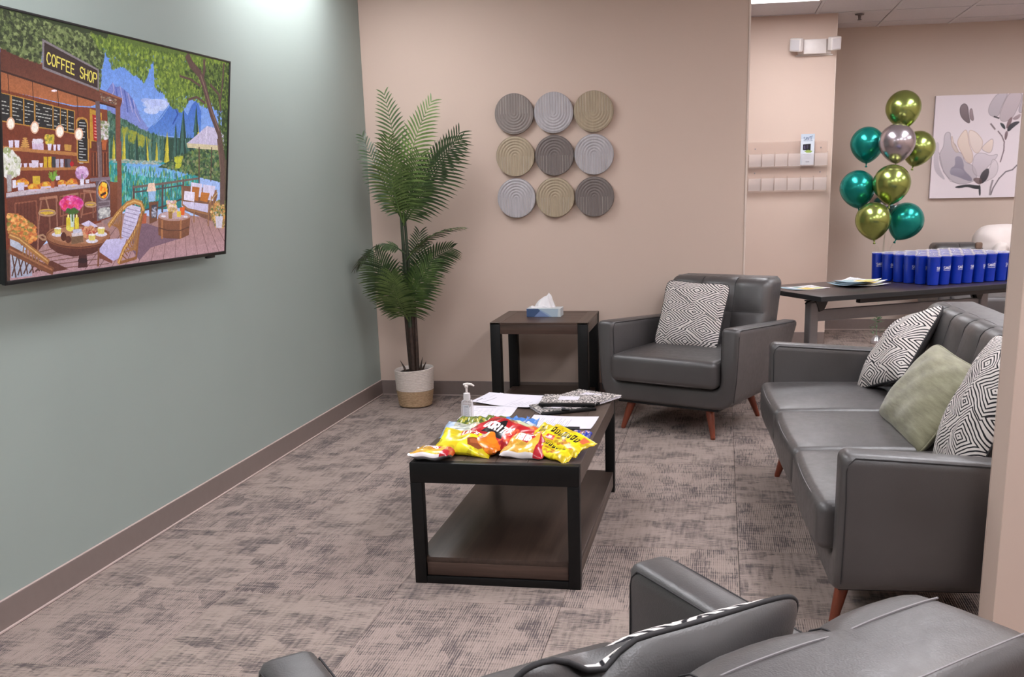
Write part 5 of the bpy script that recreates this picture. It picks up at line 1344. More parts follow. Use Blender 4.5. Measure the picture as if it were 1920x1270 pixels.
# ================================================================= balloons
def balloon(mat, loc, r, label, tilt=(0, 0)):
    t = thing('balloon', label, 'balloon', loc, (tilt[0], tilt[1], 0), 'balloon bouquet'); prof = []
    for k in range(25):
        a_ = math.pi*k/24; z = -math.cos(a_); rr = math.sin(a_)
        zz = z*1.16 if z < 0 else z*1.0; rr *= (1+.10*z) if z < 0 else (1.0+.0*z)
        if z < 0: rr = rr**(1+.35*(-z))
        prof.append((max(.0015, rr*r), zz*r))
    lathe('skin', prof, mat, t, 36)
    lathe('knot', [(.003, -1.16*r-.03), (.013, -1.16*r-.026), (.004, -1.16*r-.012), (.007, -1.16*r+.004)], mat, t, 10); return t
BL = [('balloon_lime', (3.804, 2.35, 1.969), .143, 'metallic lime-gold balloon at the very top of the bouquet', (0.05, -.12)),
 ('balloon_teal', (3.531, 2.35, 1.693), .139, 'teal balloon at upper left of the bouquet', (0, .0)), ('balloon_silver', (3.733, 2.12, 1.692), .147, 'metallic silver balloon in the upper middle of the bouquet', (0, 0)),
 ('balloon_lime', (3.954, 2.42, 1.654), .137, 'metallic lime-gold balloon behind and right of the silver one', (0, .22)), ('balloon_lime', (3.703, 2.08, 1.369), .150, 'metallic lime-gold balloon in the centre directly below the silver one', (0, .06)),
 ('balloon_teal', (3.454, 2.22, 1.335), .146, 'teal balloon at far left middle of the bouquet', (0, -.1)), ('balloon_lime', (3.564, 2.02, 1.08), .143, 'metallic lime-gold balloon at the bottom left of the bouquet', (0, -.1)),
 ('balloon_teal', (3.85, 2.2, 1.065), .148, 'teal balloon at the bottom right of the bouquet', (0, .42)), ('balloon_silver', (3.70, 2.40, 1.187), .125, 'mostly hidden silver balloon behind the lower lime and teal ones', (0, 0))]
knots = []
for m, l, r, lb, tl in BL:
    b = balloon(m, l, r, lb, tl); bpy.context.view_layer.update(); knots.append(b.matrix_world @ Vector((0, 0, -1.16*r-.02)))
WT = thing('balloon_weight', 'small clear balloon weight with green sprig on floor behind the sofa', 'weight', (3.70, 2.42, 0))
lathe('weight_base', [(.02, 0), (.045, .004), (.05, .03), (.03, .06), (.012, .075)], 'foil', WT, 14, 30)
bm = bmesh.new(); rs = random.Random(5)
for k in range(70):
    h = rs.uniform(.07, .27); rr = .075*(1-(h-.07)/.24)+.01; an = rs.uniform(0, 6.28); p = Vector((math.cos(an)*rr*rs.uniform(.3, 1), math.sin(an)*rr*rs.uniform(.3, 1), h)); d = Vector((math.cos(an), math.sin(an), rs.uniform(-.2, .8))).normalized(); s = d.cross(Vector((0, 0, 1))).normalized()*.009
    vs = [bm.verts.new(q) for q in (p, p+d*.014+s, p+d*.034, p+d*.014-s)]; bm.faces.new(vs)
o = frombm('sprig', bm, 'sprig', WT, 60); o['kind'] = 'stuff'
cylo('sprig_stem', (0, 0, .07), (0, 0, .27), .003, .002, 'sprig', WT, 6)
RB = ['topmost lime-gold balloon', 'upper teal balloon', 'upper silver balloon', 'lime-gold balloon behind the silver one', 'central lime-gold balloon', 'far left teal balloon', 'bottom lime-gold balloon', 'bottom right teal balloon', 'hidden silver balloon']
for k, kn in enumerate(knots):
    tp = Vector((3.70, 2.42, .27)); mid = Vector((3.70+.01*(k-4), 2.32, .86)); pts = []
    for i in range(13):
        s = i/12; pts.append(tuple((kn*(1-s)**2+mid*2*s*(1-s)+tp*s*s)))
    o = tubeo('ribbon', pts, .0011, 'ribbon', None, 4); tag(o, 'thin clear ribbon hanging from the '+RB[k], 'ribbon', 'balloon ribbons')

# ================================================================= training table
TT = thing('training_table', 'dark laminate folding training table holding the blue tumblers', 'table', (2.938, -.455, 0), math.radians(31))
boxo('tabletop', (0, 1.83, 0, .74, .702, .73), 'laminate', TT, .002); boxo('edge_band', (-.003, 1.833, -.003, .0, .700, .7285), 'black_rubber', TT, .001, 1); boxo('edge_band', (-.003, 0, 0, .74, .700, .7285), 'black_rubber', TT, .001, 1)
for x in (.20, 1.60):
    boxo('post', (x-.034, x+.034, .335, .395, .055, .655), 'grey_metal', TT, .010, 3); boxo('post_cap', (x-.036, x+.036, .333, .397, .655, .664), 'black_plastic', TT, .002)
    boxo('foot', (x-.03, x+.03, .06, .68, .02, .055), 'grey_metal', TT, .008)
    for y in (.09, .65): cylo('glide', (x, y, 0), (x, y, .02), .02, .02, 'black_rubber', TT, 12)
    s = 1 if x < 1 else -1
    bm = bmesh.new(); xx = x+s*.036
    for y in (.33, .37):
        bmv = [bm.verts.new((xx+s*q, yy, z)) for yy in (y, y+.018) for q, z in ((0, .59), (.035, .60), (.085, .70), (-.08, .70), (-.03, .66))]
        bm.faces.new(bmv[:5]); bm.faces.new(bmv[5:][::-1])
        for k in range(5): bm.faces.new((bmv[k], bmv[5+k], bmv[5+(k+1) % 5], bmv[(k+1) % 5]))
    box(bm, *sorted((xx-s*.16, xx+s*.25)), .34, .385, .685, .702); frombm('hinge_bracket', bm, 'black_plastic', TT)
    tubeo('release_lever', [(xx-s*.04, .33, .672), (xx-s*.10, .30, .665), (xx-s*.16, .26, .660)], [.012, .010, .006], 'black_plastic', TT, 8)
boxo('crossbar', (.234, 1.566, .35, .38, .525, .60), 'grey_metal', TT, .006)
boxo('modesty_channel', (.3, 1.5, .02, .06, .672, .702), 'black_plastic', TT, .003)
ANG = math.radians(31); e1 = Vector((math.cos(ANG), math.sin(ANG), 0)); e2 = Vector((-math.sin(ANG), math.cos(ANG), 0))
def tumbler():
    t = thing('tumbler', 'blue', 'tumbler', (0, 0, 0), 0, 'blue tumblers on the training table')
    lathe('body', [(.030, 0), (.0345, .003), (.0415, .178), (.0425, .180), (.040, .181), (.038, .176)], 'blue', t, 20, 40)
    lathe('lid', [(.038, .176), (.0425, .180), (.0435, .184), (.0425, .189), (.037, .190), (.0355, .186), (.006, .186), (.006, .189)], 'clear_lid', t, 20, 40)
    V = []; Fc = []
    def q(x0, y0, x1, y1, w):
        dx, dy = x1-x0, y1-y0; L = math.hypot(dx, dy) or 1; nx, ny = -dy/L*w/2, dx/L*w/2; b = len(V)
        for x, y in ((x0+nx, y0+ny), (x1+nx, y1+ny), (x1-nx, y1-ny), (x0-nx, y0-ny)):
            r = .0345+(.007)*(y/.175)+.0005; an = x/r-math.pi/2; V.append((r*math.cos(an), r*math.sin(an), y))
        Fc.append((b, b+1, b+2, b+3))
    for pl in text_lines('SANTE', .25):
        for (x0, y0), (x1, y1) in zip(pl[:-1], pl[1:]): q(-.027+x0*.054, .118-y0*.017, -.027+x1*.054, .118-y1*.017, .0032)
    for (A, B) in (((-.0, .121), (.029, .133)), ((.012, .121), (.030, .128))): q(*A, *B, .0028)
    for k in range(6): q(-.027+k*.009, .094, -.0195+k*.009, .094, .0026)
    finish('logo', V, Fc, 'logo', t, False)
    return t
tproto = None
ordn = ['first', 'second', 'third', 'fourth', 'fifth', 'sixth', 'seventh', 'eighth', 'ninth']
rowname = ['front row', 'second row', 'third row', 'fourth row', 'fifth row', 'back row']
P0 = Vector((3.695, .205, .731)); dv = Vector((3.405-3.695, .585-.205, 0))/5; du = e1*.0945
rt_ = random.Random(2)
for j in range(6):
    for i in range(8):
        p = P0+du*i+dv*j+Vector((rt_.uniform(-.003, .003), rt_.uniform(-.003, .003), 0))
        lb = f'blue tumbler with white lettering, {ordn[i]} from the left in the {rowname[j]}'
        rz = math.radians(31)+rt_.choice([.5, -.15, .2, .7, -.4, .35])
        if tproto is None: tproto = tumbler(); tproto.location = p; tproto.rotation_euler = (0, 0, rz); tproto['label'] = lb
        else: dup(tproto, p, rz, lb)
def flyer(n, seed):
    r = random.Random(seed); a = canvas(220, 280, (238, 236, 240)); fill(a, [(0, 0), (220, 0), (220, 60), (0, 80)], (150, 176, 190)); fill(a, [(10, 90), (120, 86), (126, 180), (14, 186)], (226, 200, 90)); fill(a, [(130, 96), (208, 90), (208, 150), (134, 150)], (120, 170, 170)); fill(a, [(20, 200), (90, 196), (96, 250), (24, 256)], (200, 214, 120))
    for k in range(9): stroke(a, [(112, 168+k*12), (112+r.uniform(50, 96), 168+k*12)], 4, (100, 106, 116))
    return printed(n, a, .35)
MAT['flyer'] = flyer('flyer_print', 1); MAT['flyer2'] = flyer('flyer_print_two', 5)
def sheet(name, label, cat, w, h, loc, rz, mat, lift=0, group=None, tl=(0, 0)):
    V = []; uv = []; Fc = []; n = 8
    for j in range(n+1):
        for i in range(n+1):
            u, v = i/n, j/n; V.append(((u-.5)*w, (v-.5)*h, .0006+lift*(abs(u-.5)*2)**2*(abs(v-.5)*2)**1.5+lift*.3*max(0, v-.6))); uv.append((u, v))
    for j in range(n):
        for i in range(n): Fc.append((j*(n+1)+i, j*(n+1)+i+1, (j+1)*(n+1)+i+1, (j+1)*(n+1)+i))
    m = len(V); V += [(x, y, z-.0005) for x, y, z in V]; uv += uv; Fc += [tuple(m+k for k in f[::-1]) for f in Fc]
    for i in range(n): Fc += [(i+1, i, m+i, m+i+1), (n*(n+1)+i, n*(n+1)+i+1, m+n*(n+1)+i+1, m+n*(n+1)+i), (i*(n+1), (i+1)*(n+1), m+(i+1)*(n+1), m+i*(n+1)), ((i+1)*(n+1)+n, i*(n+1)+n, m+i*(n+1)+n, m+(i+1)*(n+1)+n)]
    o = finish(name, V, Fc, mat, None, False, uv); o.location = loc; o.rotation_euler = (tl[0], tl[1], rz); return tag(o, label, cat, group)
sheet('flyer', 'single colourful flyer at the left end of the training table', 'flyer', .20, .26, (2.875, .055, .731), math.radians(121), 'flyer', .004)
for k in range(6): sheet('flyer', 'glossy grey flyer, '+['bottom', 'second from bottom', 'third from bottom', 'third from top', 'second from top'][min(k, 4)]+' of the stack left of the tumblers' if k < 5 else 'top white and yellow flyer on the stack left of the tumblers', 'flyer', .22, .28, (3.235+.03*math.sin(k*2.1)+(.03 if k == 5 else 0), .225+.03*math.cos(k*1.7)+(.07 if k == 5 else 0), .732+k*.0045), math.radians(116+k*7), 'flyer2', .010, 'stack of flyers on the training table')

# jacket on the far armchair
JK = thing('jacket', 'white cotton jacket draped over the far armchair backrest', 'jacket', (4.79, 2.84, .83), math.radians(2))
def jd(p):
    a_ = p.x*22; p.y += .012*math.sin(a_)+.006*math.sin(p.z*30+a_); 
    if p.z < 0: p.y += (-.03 if p.y < 0 else .09)*(-p.z)*3; 
    p.z += .03*math.cos(p.x*6)
    return p
softbox('draped_body', .25, .135, .14, .12, 'cloth_white', JK, (14, 3, 6), 5, jd)
softbox('sleeve', .055, .06, .30, .045, 'cloth_white', JK, (3, 3, 10), 4, lambda p: Vector((p.x+.012*math.sin(p.z*25)+.03*p.z, p.y+.008*math.sin(p.z*33), p.z)), loc=(-.075, -.19, -.28))
softbox('lining', .03, .02, .03, .015, 'lining', JK, (4, 2, 2), 2, loc=(-.225, -.10, -.01))
# ================================================================= palm in rope basket
PL = thing('potted_palm', 'tall artificial palm in a white and jute rope basket in the corner', 'plant', (.352, -.335, 0))
def coil(name, z0, z1, mat, r0, r1, n):
    prof = []
    for k in range(n):
        za = z0+(z1-z0)*k/n; zb = z0+(z1-z0)*(k+1)/n
        for t in (0.06, .25, .5, .75, .94): r = r0+(r1-r0)*(k+t)/n; prof.append((r-.0035+.0035*math.sin(math.pi*t), za+(zb-za)*t))
    return prof
def ring_lathe(name, prof, mat, wob=0):
    S = 48; V = []; Fc = []
    for r, z in prof:
        for k in range(S):
            an = 2*math.pi*k/S; rr = r*(1+wob*math.cos(2*an+1)*z/.25); V.append((rr*math.cos(an), rr*math.sin(an), z+wob*.28*math.cos(an-.4)*max(0, z-.14)/.11))
    for i in range(len(prof)-1):
        for k in range(S): Fc.append((i*S+k, i*S+(k+1) % S, (i+1)*S+(k+1) % S, (i+1)*S+k))
    return finish(name, V, Fc, mat, PL, angle=60)
low = [(.02, .004), (.098, .004), (.108, .010)]+coil('', .012, .112, '', .110, .124, 9)
ring_lathe('jute_basket_base', low, 'jute', .03)
upc = coil('', .112, .246, '', .124, .130, 13)+[(.130, .250), (.126, .254), (.121, .250), (.119, .225)]
ring_lathe('white_basket_top', upc, 'rope_white', .03)
bm = bmesh.new(); rs = random.Random(3)
bmesh.ops.create_uvsphere(bm, u_segments=24, v_segments=12, radius=.117)
for v in bm.verts: v.co.z = .218+(v.co.z*.16 if v.co.z > 0 else v.co.z*.02)+rs.uniform(-.004, .004)
frombm('moss', bm, 'soil', PL)
def bez(p0, p1, p2, n):
    return [p0*(1-t)**2+p1*2*t*(1-t)+p2*t*t for t in [k/n for k in range(n+1)]]
ox, oy = .352, -.335
for k, (x0, y0, x1, y1, z1, r) in enumerate([(-.012, 0, -.03, .0, 1.24, .016), (.016, .008, -.012, .012, 1.26, .014), (.004, -.016, -.02, -.01, 1.0, .014), (-.022, .012, -.05, .02, .72, .013), (.026, -.006, .03, .0, .70, .012)]):
    pts = [Vector((x0+(x1-x0)*t, y0+(y1-y0)*t, .21+(z1-.21)*t)) for t in [i/10 for i in range(11)]]
    n = 5; tubeo('stem', pts[:n], [r*(1.15-.03*i) for i in range(n)], 'stem', PL, 10); tubeo('stem', pts[n-1:], [r*(1.0-.07*i) for i in range(11-n+1)], 'stem_green' if k < 3 else 'stem', PL, 10)
for (x, y, dx, h) in ((-.05, -.01, -.035, .09), (.045, -.012, .02, .115), (.05, .01, .03, .08)):
    bm = bmesh.new(); a_ = [Vector((x, y, .215)), Vector((x+dx*.4, y, .215+h*.5)), Vector((x+dx*1.1, y, .215+h))]; tubebm(bm, a_, [.010, .007, .001], 8); frombm('stem_sheath', bm, 'stem', PL)
def frond_mesh(base, ctrl, tip, length, mat, side, n=26, droop=.25, start=.14, wid=.0150, seed=0):
    """one feather leaf: rachis plus paired narrow leaflets, all one mesh; side = sideways direction of leaflets"""
    rs = random.Random(seed); b, c, t = [Vector((p[0]-ox, p[1]-oy, p[2])) for p in (base, ctrl, tip)]; pts = bez(b, c, t, n*2)
    bm = bmesh.new(); tubebm(bm, pts[::2], [.0052*(1-.85*i/n) for i in range(n+1)], 6)
    S = Vector(side).normalized()
    for i in range(int(len(pts)*start), len(pts)):
        f = (i-len(pts)*start)/(len(pts)*(1-start)); p = pts[i]; tg = (pts[min(i+1, len(pts)-1)]-pts[i-1]).normalized()
        L = length*(math.sin(math.pi*min(1, .18+f*.74))**.7)*rs.uniform(.9, 1.08)
        sd = (S-tg*S.dot(tg)).normalized(); nz = tg.cross(sd).normalized()
        for s in (-1, 1):
            d = (sd*s*(1-.35*f)+tg*(.40+.65*f)+nz*rs.uniform(-.10, .10)).normalized(); w = wid*(.6+.4*math.sin(math.pi*min(1, f+.15))); wv = tg.cross(d).cross(d).normalized()*w*.5
            q = []; K = 4
            for k in range(K+1):
                u = k/K; cpos = p+d*L*u+Vector((0, 0, -droop*L*u*u)); ww = wv*(math.sin(math.pi*(.12+.88*u))**.6 if u < 1 else .02)
                q.append((bm.verts.new(cpos+ww), bm.verts.new(cpos-ww)))
            for k in range(K): bm.faces.new((q[k][0], q[k+1][0], q[k+1][1], q[k][1]))
    for v in bm.verts: v.co.x = max(v.co.x, .012-ox); v.co.y = min(v.co.y, -.012-oy)
    return frombm('frond', bm, mat, PL, 60)
FR = [ # base, control, tip, leaflet length, material, sideways
 ((.336, -.335, 1.20), (.345, -.36, 1.60), (.268, -.37, 1.975), .150, 'frond_mid', (1, .2, 0)),
 ((.340, -.345, 1.18), (.40, -.50, 1.60), (.590, -.46, 1.915), .165, 'frond_light', (1, .0, -.35)),
 ((.345, -.330, 1.20), (.50, -.30, 1.42), (.715, -.30, 1.735), .200, 'frond_dark', (.72, .2, -.65)),
 ((.345, -.320, 1.22), (.46, -.24, 1.56), (.700, -.22, 1.70), .150, 'frond_dark', (.6, .2, -.8)),
 ((.330, -.330, 1.20), (.22, -.33, 1.42), (.075, -.27, 1.735), .125, 'frond_dark', (.8, .3, .55)),
 ((.335, -.350, 1.20), (.31, -.50, 1.45), (.360, -.62, 1.70), .170, 'frond_light', (1, .1, 0)),
 ((.335, -.340, 1.18), (.42, -.42, 1.34), (.50, -.46, 1.60), .190, 'frond_mid', (.9, .1, -.4)),
 # middle tier
 ((.335, -.340, 1.00), (.20, -.42, 1.16), (.045, -.46, .93), .120, 'frond_dark', (.2, .95, .1)),
 ((.345, -.340, .96), (.50, -.36, 1.16), (.735, -.38, 1.165), .105, 'frond_mid', (.2, .95, -.1)),
 ((.345, -.340, .62), (.44, -.40, .98), (.660, -.40, 1.035), .155, 'frond_dark', (.75, .3, -.6)),
 # lower tier
 ((.338, -.345, .56), (.30, -.52, .80), (.215, -.56, 1.02), .190, 'frond_dark', (1, .1, .25)),
 ((.338, -.345, .56), (.28, -.44, .76), (.130, -.46, .965), .170, 'frond_mid', (.7, .2, .7)),
 ((.345, -.345, .56), (.40, -.50, .74), (.560, -.50, .965), .180, 'frond_mid', (.8, .1, -.55)),
 ((.342, -.350, .56), (.34, -.58, .72), (.345, -.66, .90), .175, 'frond_light', (1, .0, 0)),
 ((.342, -.330, .58), (.36, -.22, .85), (.385, -.16, 1.12), .165, 'frond_dark', (1, .0, 0)),
]
for k, f in enumerate(FR): frond_mesh(*f, seed=k, n=15)

# ================================================================= things on the coffee table
TZ = .4595
def doc(name, seed, kind):
    r = random.Random(seed); a = canvas(220, 284, (226, 222, 232))
    if kind == 'grid':
        for i in range(6):
            for j in range(7): stroke(a, [(30+i*26, 60+j*28), (30+i*26+r.uniform(6, 18), 60+j*28)], 4, (170, 164, 176))
        stroke(a, [(30, 30), (120, 30)], 6, (150, 146, 158))
    elif kind == 'lines':
        for k in range(16): stroke(a, [(22, 40+k*9), (22+r.uniform(60, 176), 40+k*9)], 2, (176, 170, 182))
        stroke(a, [(22, 24), (90, 24)], 6, (140, 136, 148))
    else:
        stroke(a, [(20, 30), (140, 30)], 5, (160, 154, 166)); stroke(a, [(20, 150), (200, 150)], 2, (180, 176, 186))
        for k in range(5): stroke(a, [(30, 170+k*16), (30+r.uniform(20, 150), 170+k*16)], 3, (176, 170, 182))
    return printed(name, a, .6)
MAT['doc1'] = doc('form_print', 1, 'lines'); MAT['doc2'] = doc('calendar_print', 2, 'grid'); MAT['doc3'] = doc('worksheet_print', 3, 'x')
sheet('paper_sheet', 'white printed sheet at the far left corner of the coffee table', 'paper', .216, .279, (1.385, -2.205, TZ), math.radians(78), 'doc1', .002)
sheet('paper_sheet', 'white printed sheet partly tucked under the composition notebooks', 'paper', .216, .279, (1.425, -2.255, TZ+.0014), math.radians(70), 'doc3', .006)
sheet('paper_sheet', 'white printed grid sheet behind the hand sanitizer bottle', 'paper', .212, .275, (1.366, -2.500, TZ+.0001), math.radians(1), 'doc2', .003)
sheet('paper_sheet', 'white printed worksheet by the right table edge, above the black marker', 'paper', .216, .279, (1.706, -2.640, TZ), math.radians(88), 'doc1', .003)
def notebook(label, loc, rz, tl=(0, 0)):
    t = thing('composition_notebook', label, 'notebook', loc, (tl[0], tl[1], rz)); w, h = .247, .190   # spine along x at y=0
    boxo('pages', (.003, w-.003, .004, h-.002, .0012, .0098), 'paper', t, .0006, 1)
    for z in (0, .0099): boxo('cover', (0, w, .001, h, z, z+.0012), 'marble', t, .0004, 1)
    bm = bmesh.new(); box(bm, -.0004, w+.0004, -.001, .026, -.0004, .0118, .003, 2); frombm('spine_tape', bm, 'black_wood', t)
    lb_ = boxo('cover_label', (.075, .165, .075, .150, .0112, .0116), 'paper', t, 0)
    return t
notebook('marbled composition notebook lying lowest, under a clear pen', (1.608, -2.530, TZ), math.radians(29.5))
notebook('marbled composition notebook turned askew at the far right, pages fanned open', (1.600, -2.205, TZ+.003), math.radians(-30), (.02, .0))
notebook('marbled composition notebook on top with white label facing the camera', (1.568, -2.405, TZ+.0145), math.radians(1.5), (.01, 0))
PN = thing('pen', 'clear barrel pen with a black cap on the lowest notebook', 'pen', (1.600, -2.455, TZ+.0178), (0, 0, math.radians(-14)))
cylo('barrel', (0, 0, 0), (.09, 0, 0), .0048, .0048, 'clear_lid', PN, 10); cylo('ink_tube', (.0, 0, 0), (.088, 0, 0), .002, .002, 'black_plastic', PN, 8); cylo('cap', (.085, 0, 0), (.118, 0, 0), .0062, .0058, 'black_plastic', PN, 12); cylo('tip', (-.012, 0, 0), (0, 0, 0), .0012, .0042, 'black_plastic', PN, 10)
MK = thing('marker', 'thick black marker lying between the worksheet and the snack bags', 'marker', (1.668, -2.800, TZ+.0105), (0, 0, math.radians(2)))
cylo('barrel', (0, 0, 0), (.09, 0, 0), .0105, .0105, 'black_plastic', MK, 16); cylo('cap', (.09, 0, 0), (.135, 0, 0), .0112, .0108, 'black_plastic', MK, 16)
HS = thing('hand_sanitizer', 'clear pump bottle of hand sanitizer on the coffee table', 'bottle', (1.322, -2.690, TZ))
softbox('bottle', .0235, .0165, .050, .006, 'clear_bottle', HS, (4, 3, 4), 3, lambda p: Vector((p.x*(1-.12*max(0, p.z-.03)/.02), p.y*(1-.1*max(0, p.z-.03)/.02), p.z)), loc=(0, 0, .0505))
softbox('gel', .0205, .0135, .042, .005, 'clear_bottle', HS, (3, 3, 3), 2, loc=(0, 0, .046))
a = canvas(80, 160, (214, 214, 222)); text_on(a, 'HAND', [(14, 14), (66, 14), (66, 26), (14, 26)], 3, (120, 124, 140))
for k in range(9): stroke(a, [(14, 42+k*12), (14+20+(k*17) % 34, 42+k*12)], 3, (150, 154, 168))
MAT['san_label'] = printed('sanitizer_label_print', a, .4); finish('label', [(-.014, -.0172, .02), (.012, -.0172, .02), (.012, -.0172, .082), (-.014, -.0172, .082)], [(0, 1, 2, 3)], 'san_label', HS, False, [(0, 0), (1, 0), (1, 1), (0, 1)])
lathe('collar', [(.006, .099), (.0135, .100), (.0145, .112), (.0135, .128), (.006, .130)], 'pump', HS, 20)
lathe('pump_stem', [(.0045, .128), (.0045, .150), (.0075, .152), (.0085, .160), (.004, .165)], 'white_plastic', HS, 14)
tubeo('spout', [(-.012, 0, .163), (.004, 0, .1665), (.022, -.001, .165), (.033, -.002, .159)], [.005, .0055, .0045, .003], 'white_plastic', HS, 10)
cylo('dip_tube', (0, 0, .008), (.002, 0, .1), .0018, .0018, 'pump', HS, 6)

# ---- snack bags
def bagart(kind, seed):
    r = random.Random(seed); W_, H_ = 200, 140
    C = dict(corn=(232, 176, 66), yellow=(238, 212, 30), orange=(236, 122, 24), red=(186, 30, 38), redorange=(226, 96, 44), green=(126, 138, 60), nuts=(196, 204, 168), pale=(206, 206, 186), bluew=(198, 206, 222), yb=(240, 206, 26), pink=(226, 74, 110), blue=(44, 58, 160), dkred=(150, 44, 64))[kind]
    a = canvas(W_, H_, C); full = [(0, 0), (W_, 0), (W_, H_), (0, H_)]
    dk = tuple(int(v*.8) for v in C); lt = tuple(min(255, int(v*1.12+12)) for v in C)
    speckle(a, [dk, lt, C], 60, 6, 22, full, 1.4, r)
    if kind == 'corn':
        fill(a, [(0, 0), (200, 0), (200, 10), (0, 16)], (230, 222, 222)); fill(a, [(0, 126), (200, 130), (200, 140), (0, 140)], (230, 222, 222)); fill(a, [(160, 0), (200, 0), (200, 140), (156, 140)], (178, 26, 40)); fill(a, [(70, 20), (118, 10), (140, 40), (112, 78), (76, 62)], (190, 36, 44)); text_on(a, 'FRITOS', [(62, 22), (126, 26), (122, 66), (58, 60)], 8, (250, 240, 240)); speckle(a, [(240, 200, 100), (222, 150, 40)], 30, 8, 14, [(0, 60), (60, 60), (60, 110), (0, 110)], 1.6, r)
    elif kind == 'yellow':
        fill(a, [(70, 20), (130, 14), (140, 52), (74, 58)], (190, 60, 50)); text_on(a, "LAY'S", [(78, 24), (132, 22), (132, 48), (80, 52)], 6, (250, 236, 226)); fill(a, [(110, 84), (140, 70), (176, 78), (184, 104), (160, 122), (122, 118)], (140, 68, 30)); fill(a, [(120, 88), (142, 76), (168, 84), (160, 100), (128, 104)], (176, 96, 50))
    elif kind == 'orange': fill(a, [(30, 40), (80, 26), (110, 50), (84, 84), (36, 80)], (250, 230, 200)); fill(a, [(40, 46), (76, 36), (98, 54), (78, 74), (44, 72)], (44, 34, 30)); fill(a, [(50, 52), (74, 46), (86, 56), (72, 66), (52, 64)], (236, 190, 110))
    elif kind == 'red':
        fill(a, [(50, 110), (100, 20), (146, 112)], (30, 24, 28)); text_on(a, 'DORITOS', [(44, 56), (160, 50), (162, 84), (46, 88)], 8, (248, 240, 236)); speckle(a, [(236, 120, 70), (216, 70, 50)], 40, 3, 9, [(140, 60), (200, 40), (200, 140), (140, 140)], 1, r); fill(a, [(40, 122), (90, 120), (90, 136), (40, 136)], (216, 206, 206))
    elif kind == 'redorange': speckle(a, [(240, 150, 60), (200, 50, 40), (250, 190, 140)], 50, 6, 14, full, 1.3, r)
    elif kind == 'green': fill(a, [(20, 20), (190, 14), (196, 120), (30, 126)], (96, 118, 44)); speckle(a, [(206, 190, 80), (170, 160, 60), (60, 84, 40)], 40, 6, 15, [(30, 30), (180, 30), (180, 110), (30, 110)], 1, r)
    elif kind in ('nuts', 'pale'):
        fill(a, [(0, 0), (44, 0), (40, 140), (0, 140)], (176, 196, 222)); speckle(a, [(150, 112, 84), (190, 160, 124), (120, 84, 64), (222, 204, 176)] if kind == 'nuts' else [(150, 166, 90), (190, 170, 130), (120, 100, 90)], 34, 6, 12, [(120, 40), (190, 30), (190, 120), (120, 120)], 1.2, r)
        for k in range(3): stroke(a, [(56, 40+k*18), (104, 38+k*18)], 6, (110, 124, 130))
    elif kind == 'bluew': fill(a, [(0, 0), (200, 0), (200, 44), (0, 52)], (74, 130, 206)); fill(a, [(60, 70), (140, 66), (140, 100), (60, 104)], (60, 70, 90)); fill(a, [(70, 76), (130, 74), (130, 94), (70, 96)], (220, 224, 232))
    elif kind == 'yb':
        for k in range(8): x = 26+k*17; fill(a, [(x, 40+(k % 3)*6), (x+13, 36+(k % 3)*6), (x+14, 74), (x+3, 80)], (44, 38, 30)); fill(a, [(x+4, 48), (x+9, 46), (x+9, 66), (x+5, 68)], (240, 206, 26))
        fill(a, [(30, 96), (64, 90), (70, 118), (36, 124)], (216, 84, 60)); fill(a, [(40, 100), (56, 98), (58, 112), (44, 114)], (250, 226, 210)); speckle(a, [(206, 120, 40), (160, 90, 40)], 12, 5, 9, [(80, 92), (150, 90), (150, 124), (80, 124)], 1.3, r); fill(a, [(158, 20), (186, 22), (180, 60), (160, 56)], (230, 110, 70))
    elif kind == 'pink': speckle(a, [(240, 150, 170), (200, 40, 90)], 24, 5, 12, full, 1, r)
    elif kind == 'blue': text_on(a, 'MINI', [(40, 60), (150, 60), (150, 100), (40, 100)], 9, (226, 230, 244)); speckle(a, [(186, 110, 90), (220, 190, 180)], 26, 5, 10, [(30, 10), (180, 10), (180, 44), (30, 44)], 1, r)
    elif kind == 'dkred': speckle(a, [(226, 200, 210), (110, 40, 60)], 24, 5, 10, full, 1, r)
    t = printed('bag_print_'+kind, a, .22, 0, .6, 0); return t
for k_ in ('corn', 'yellow', 'orange', 'red', 'redorange', 'green', 'nuts', 'pale', 'bluew', 'yb', 'pink', 'blue', 'dkred'): MAT['bag_'+k_] = bagart(k_, 3)
MAT['bag_foil'] = simple('bag_back_foil', (206, 202, 208), .25, .5)
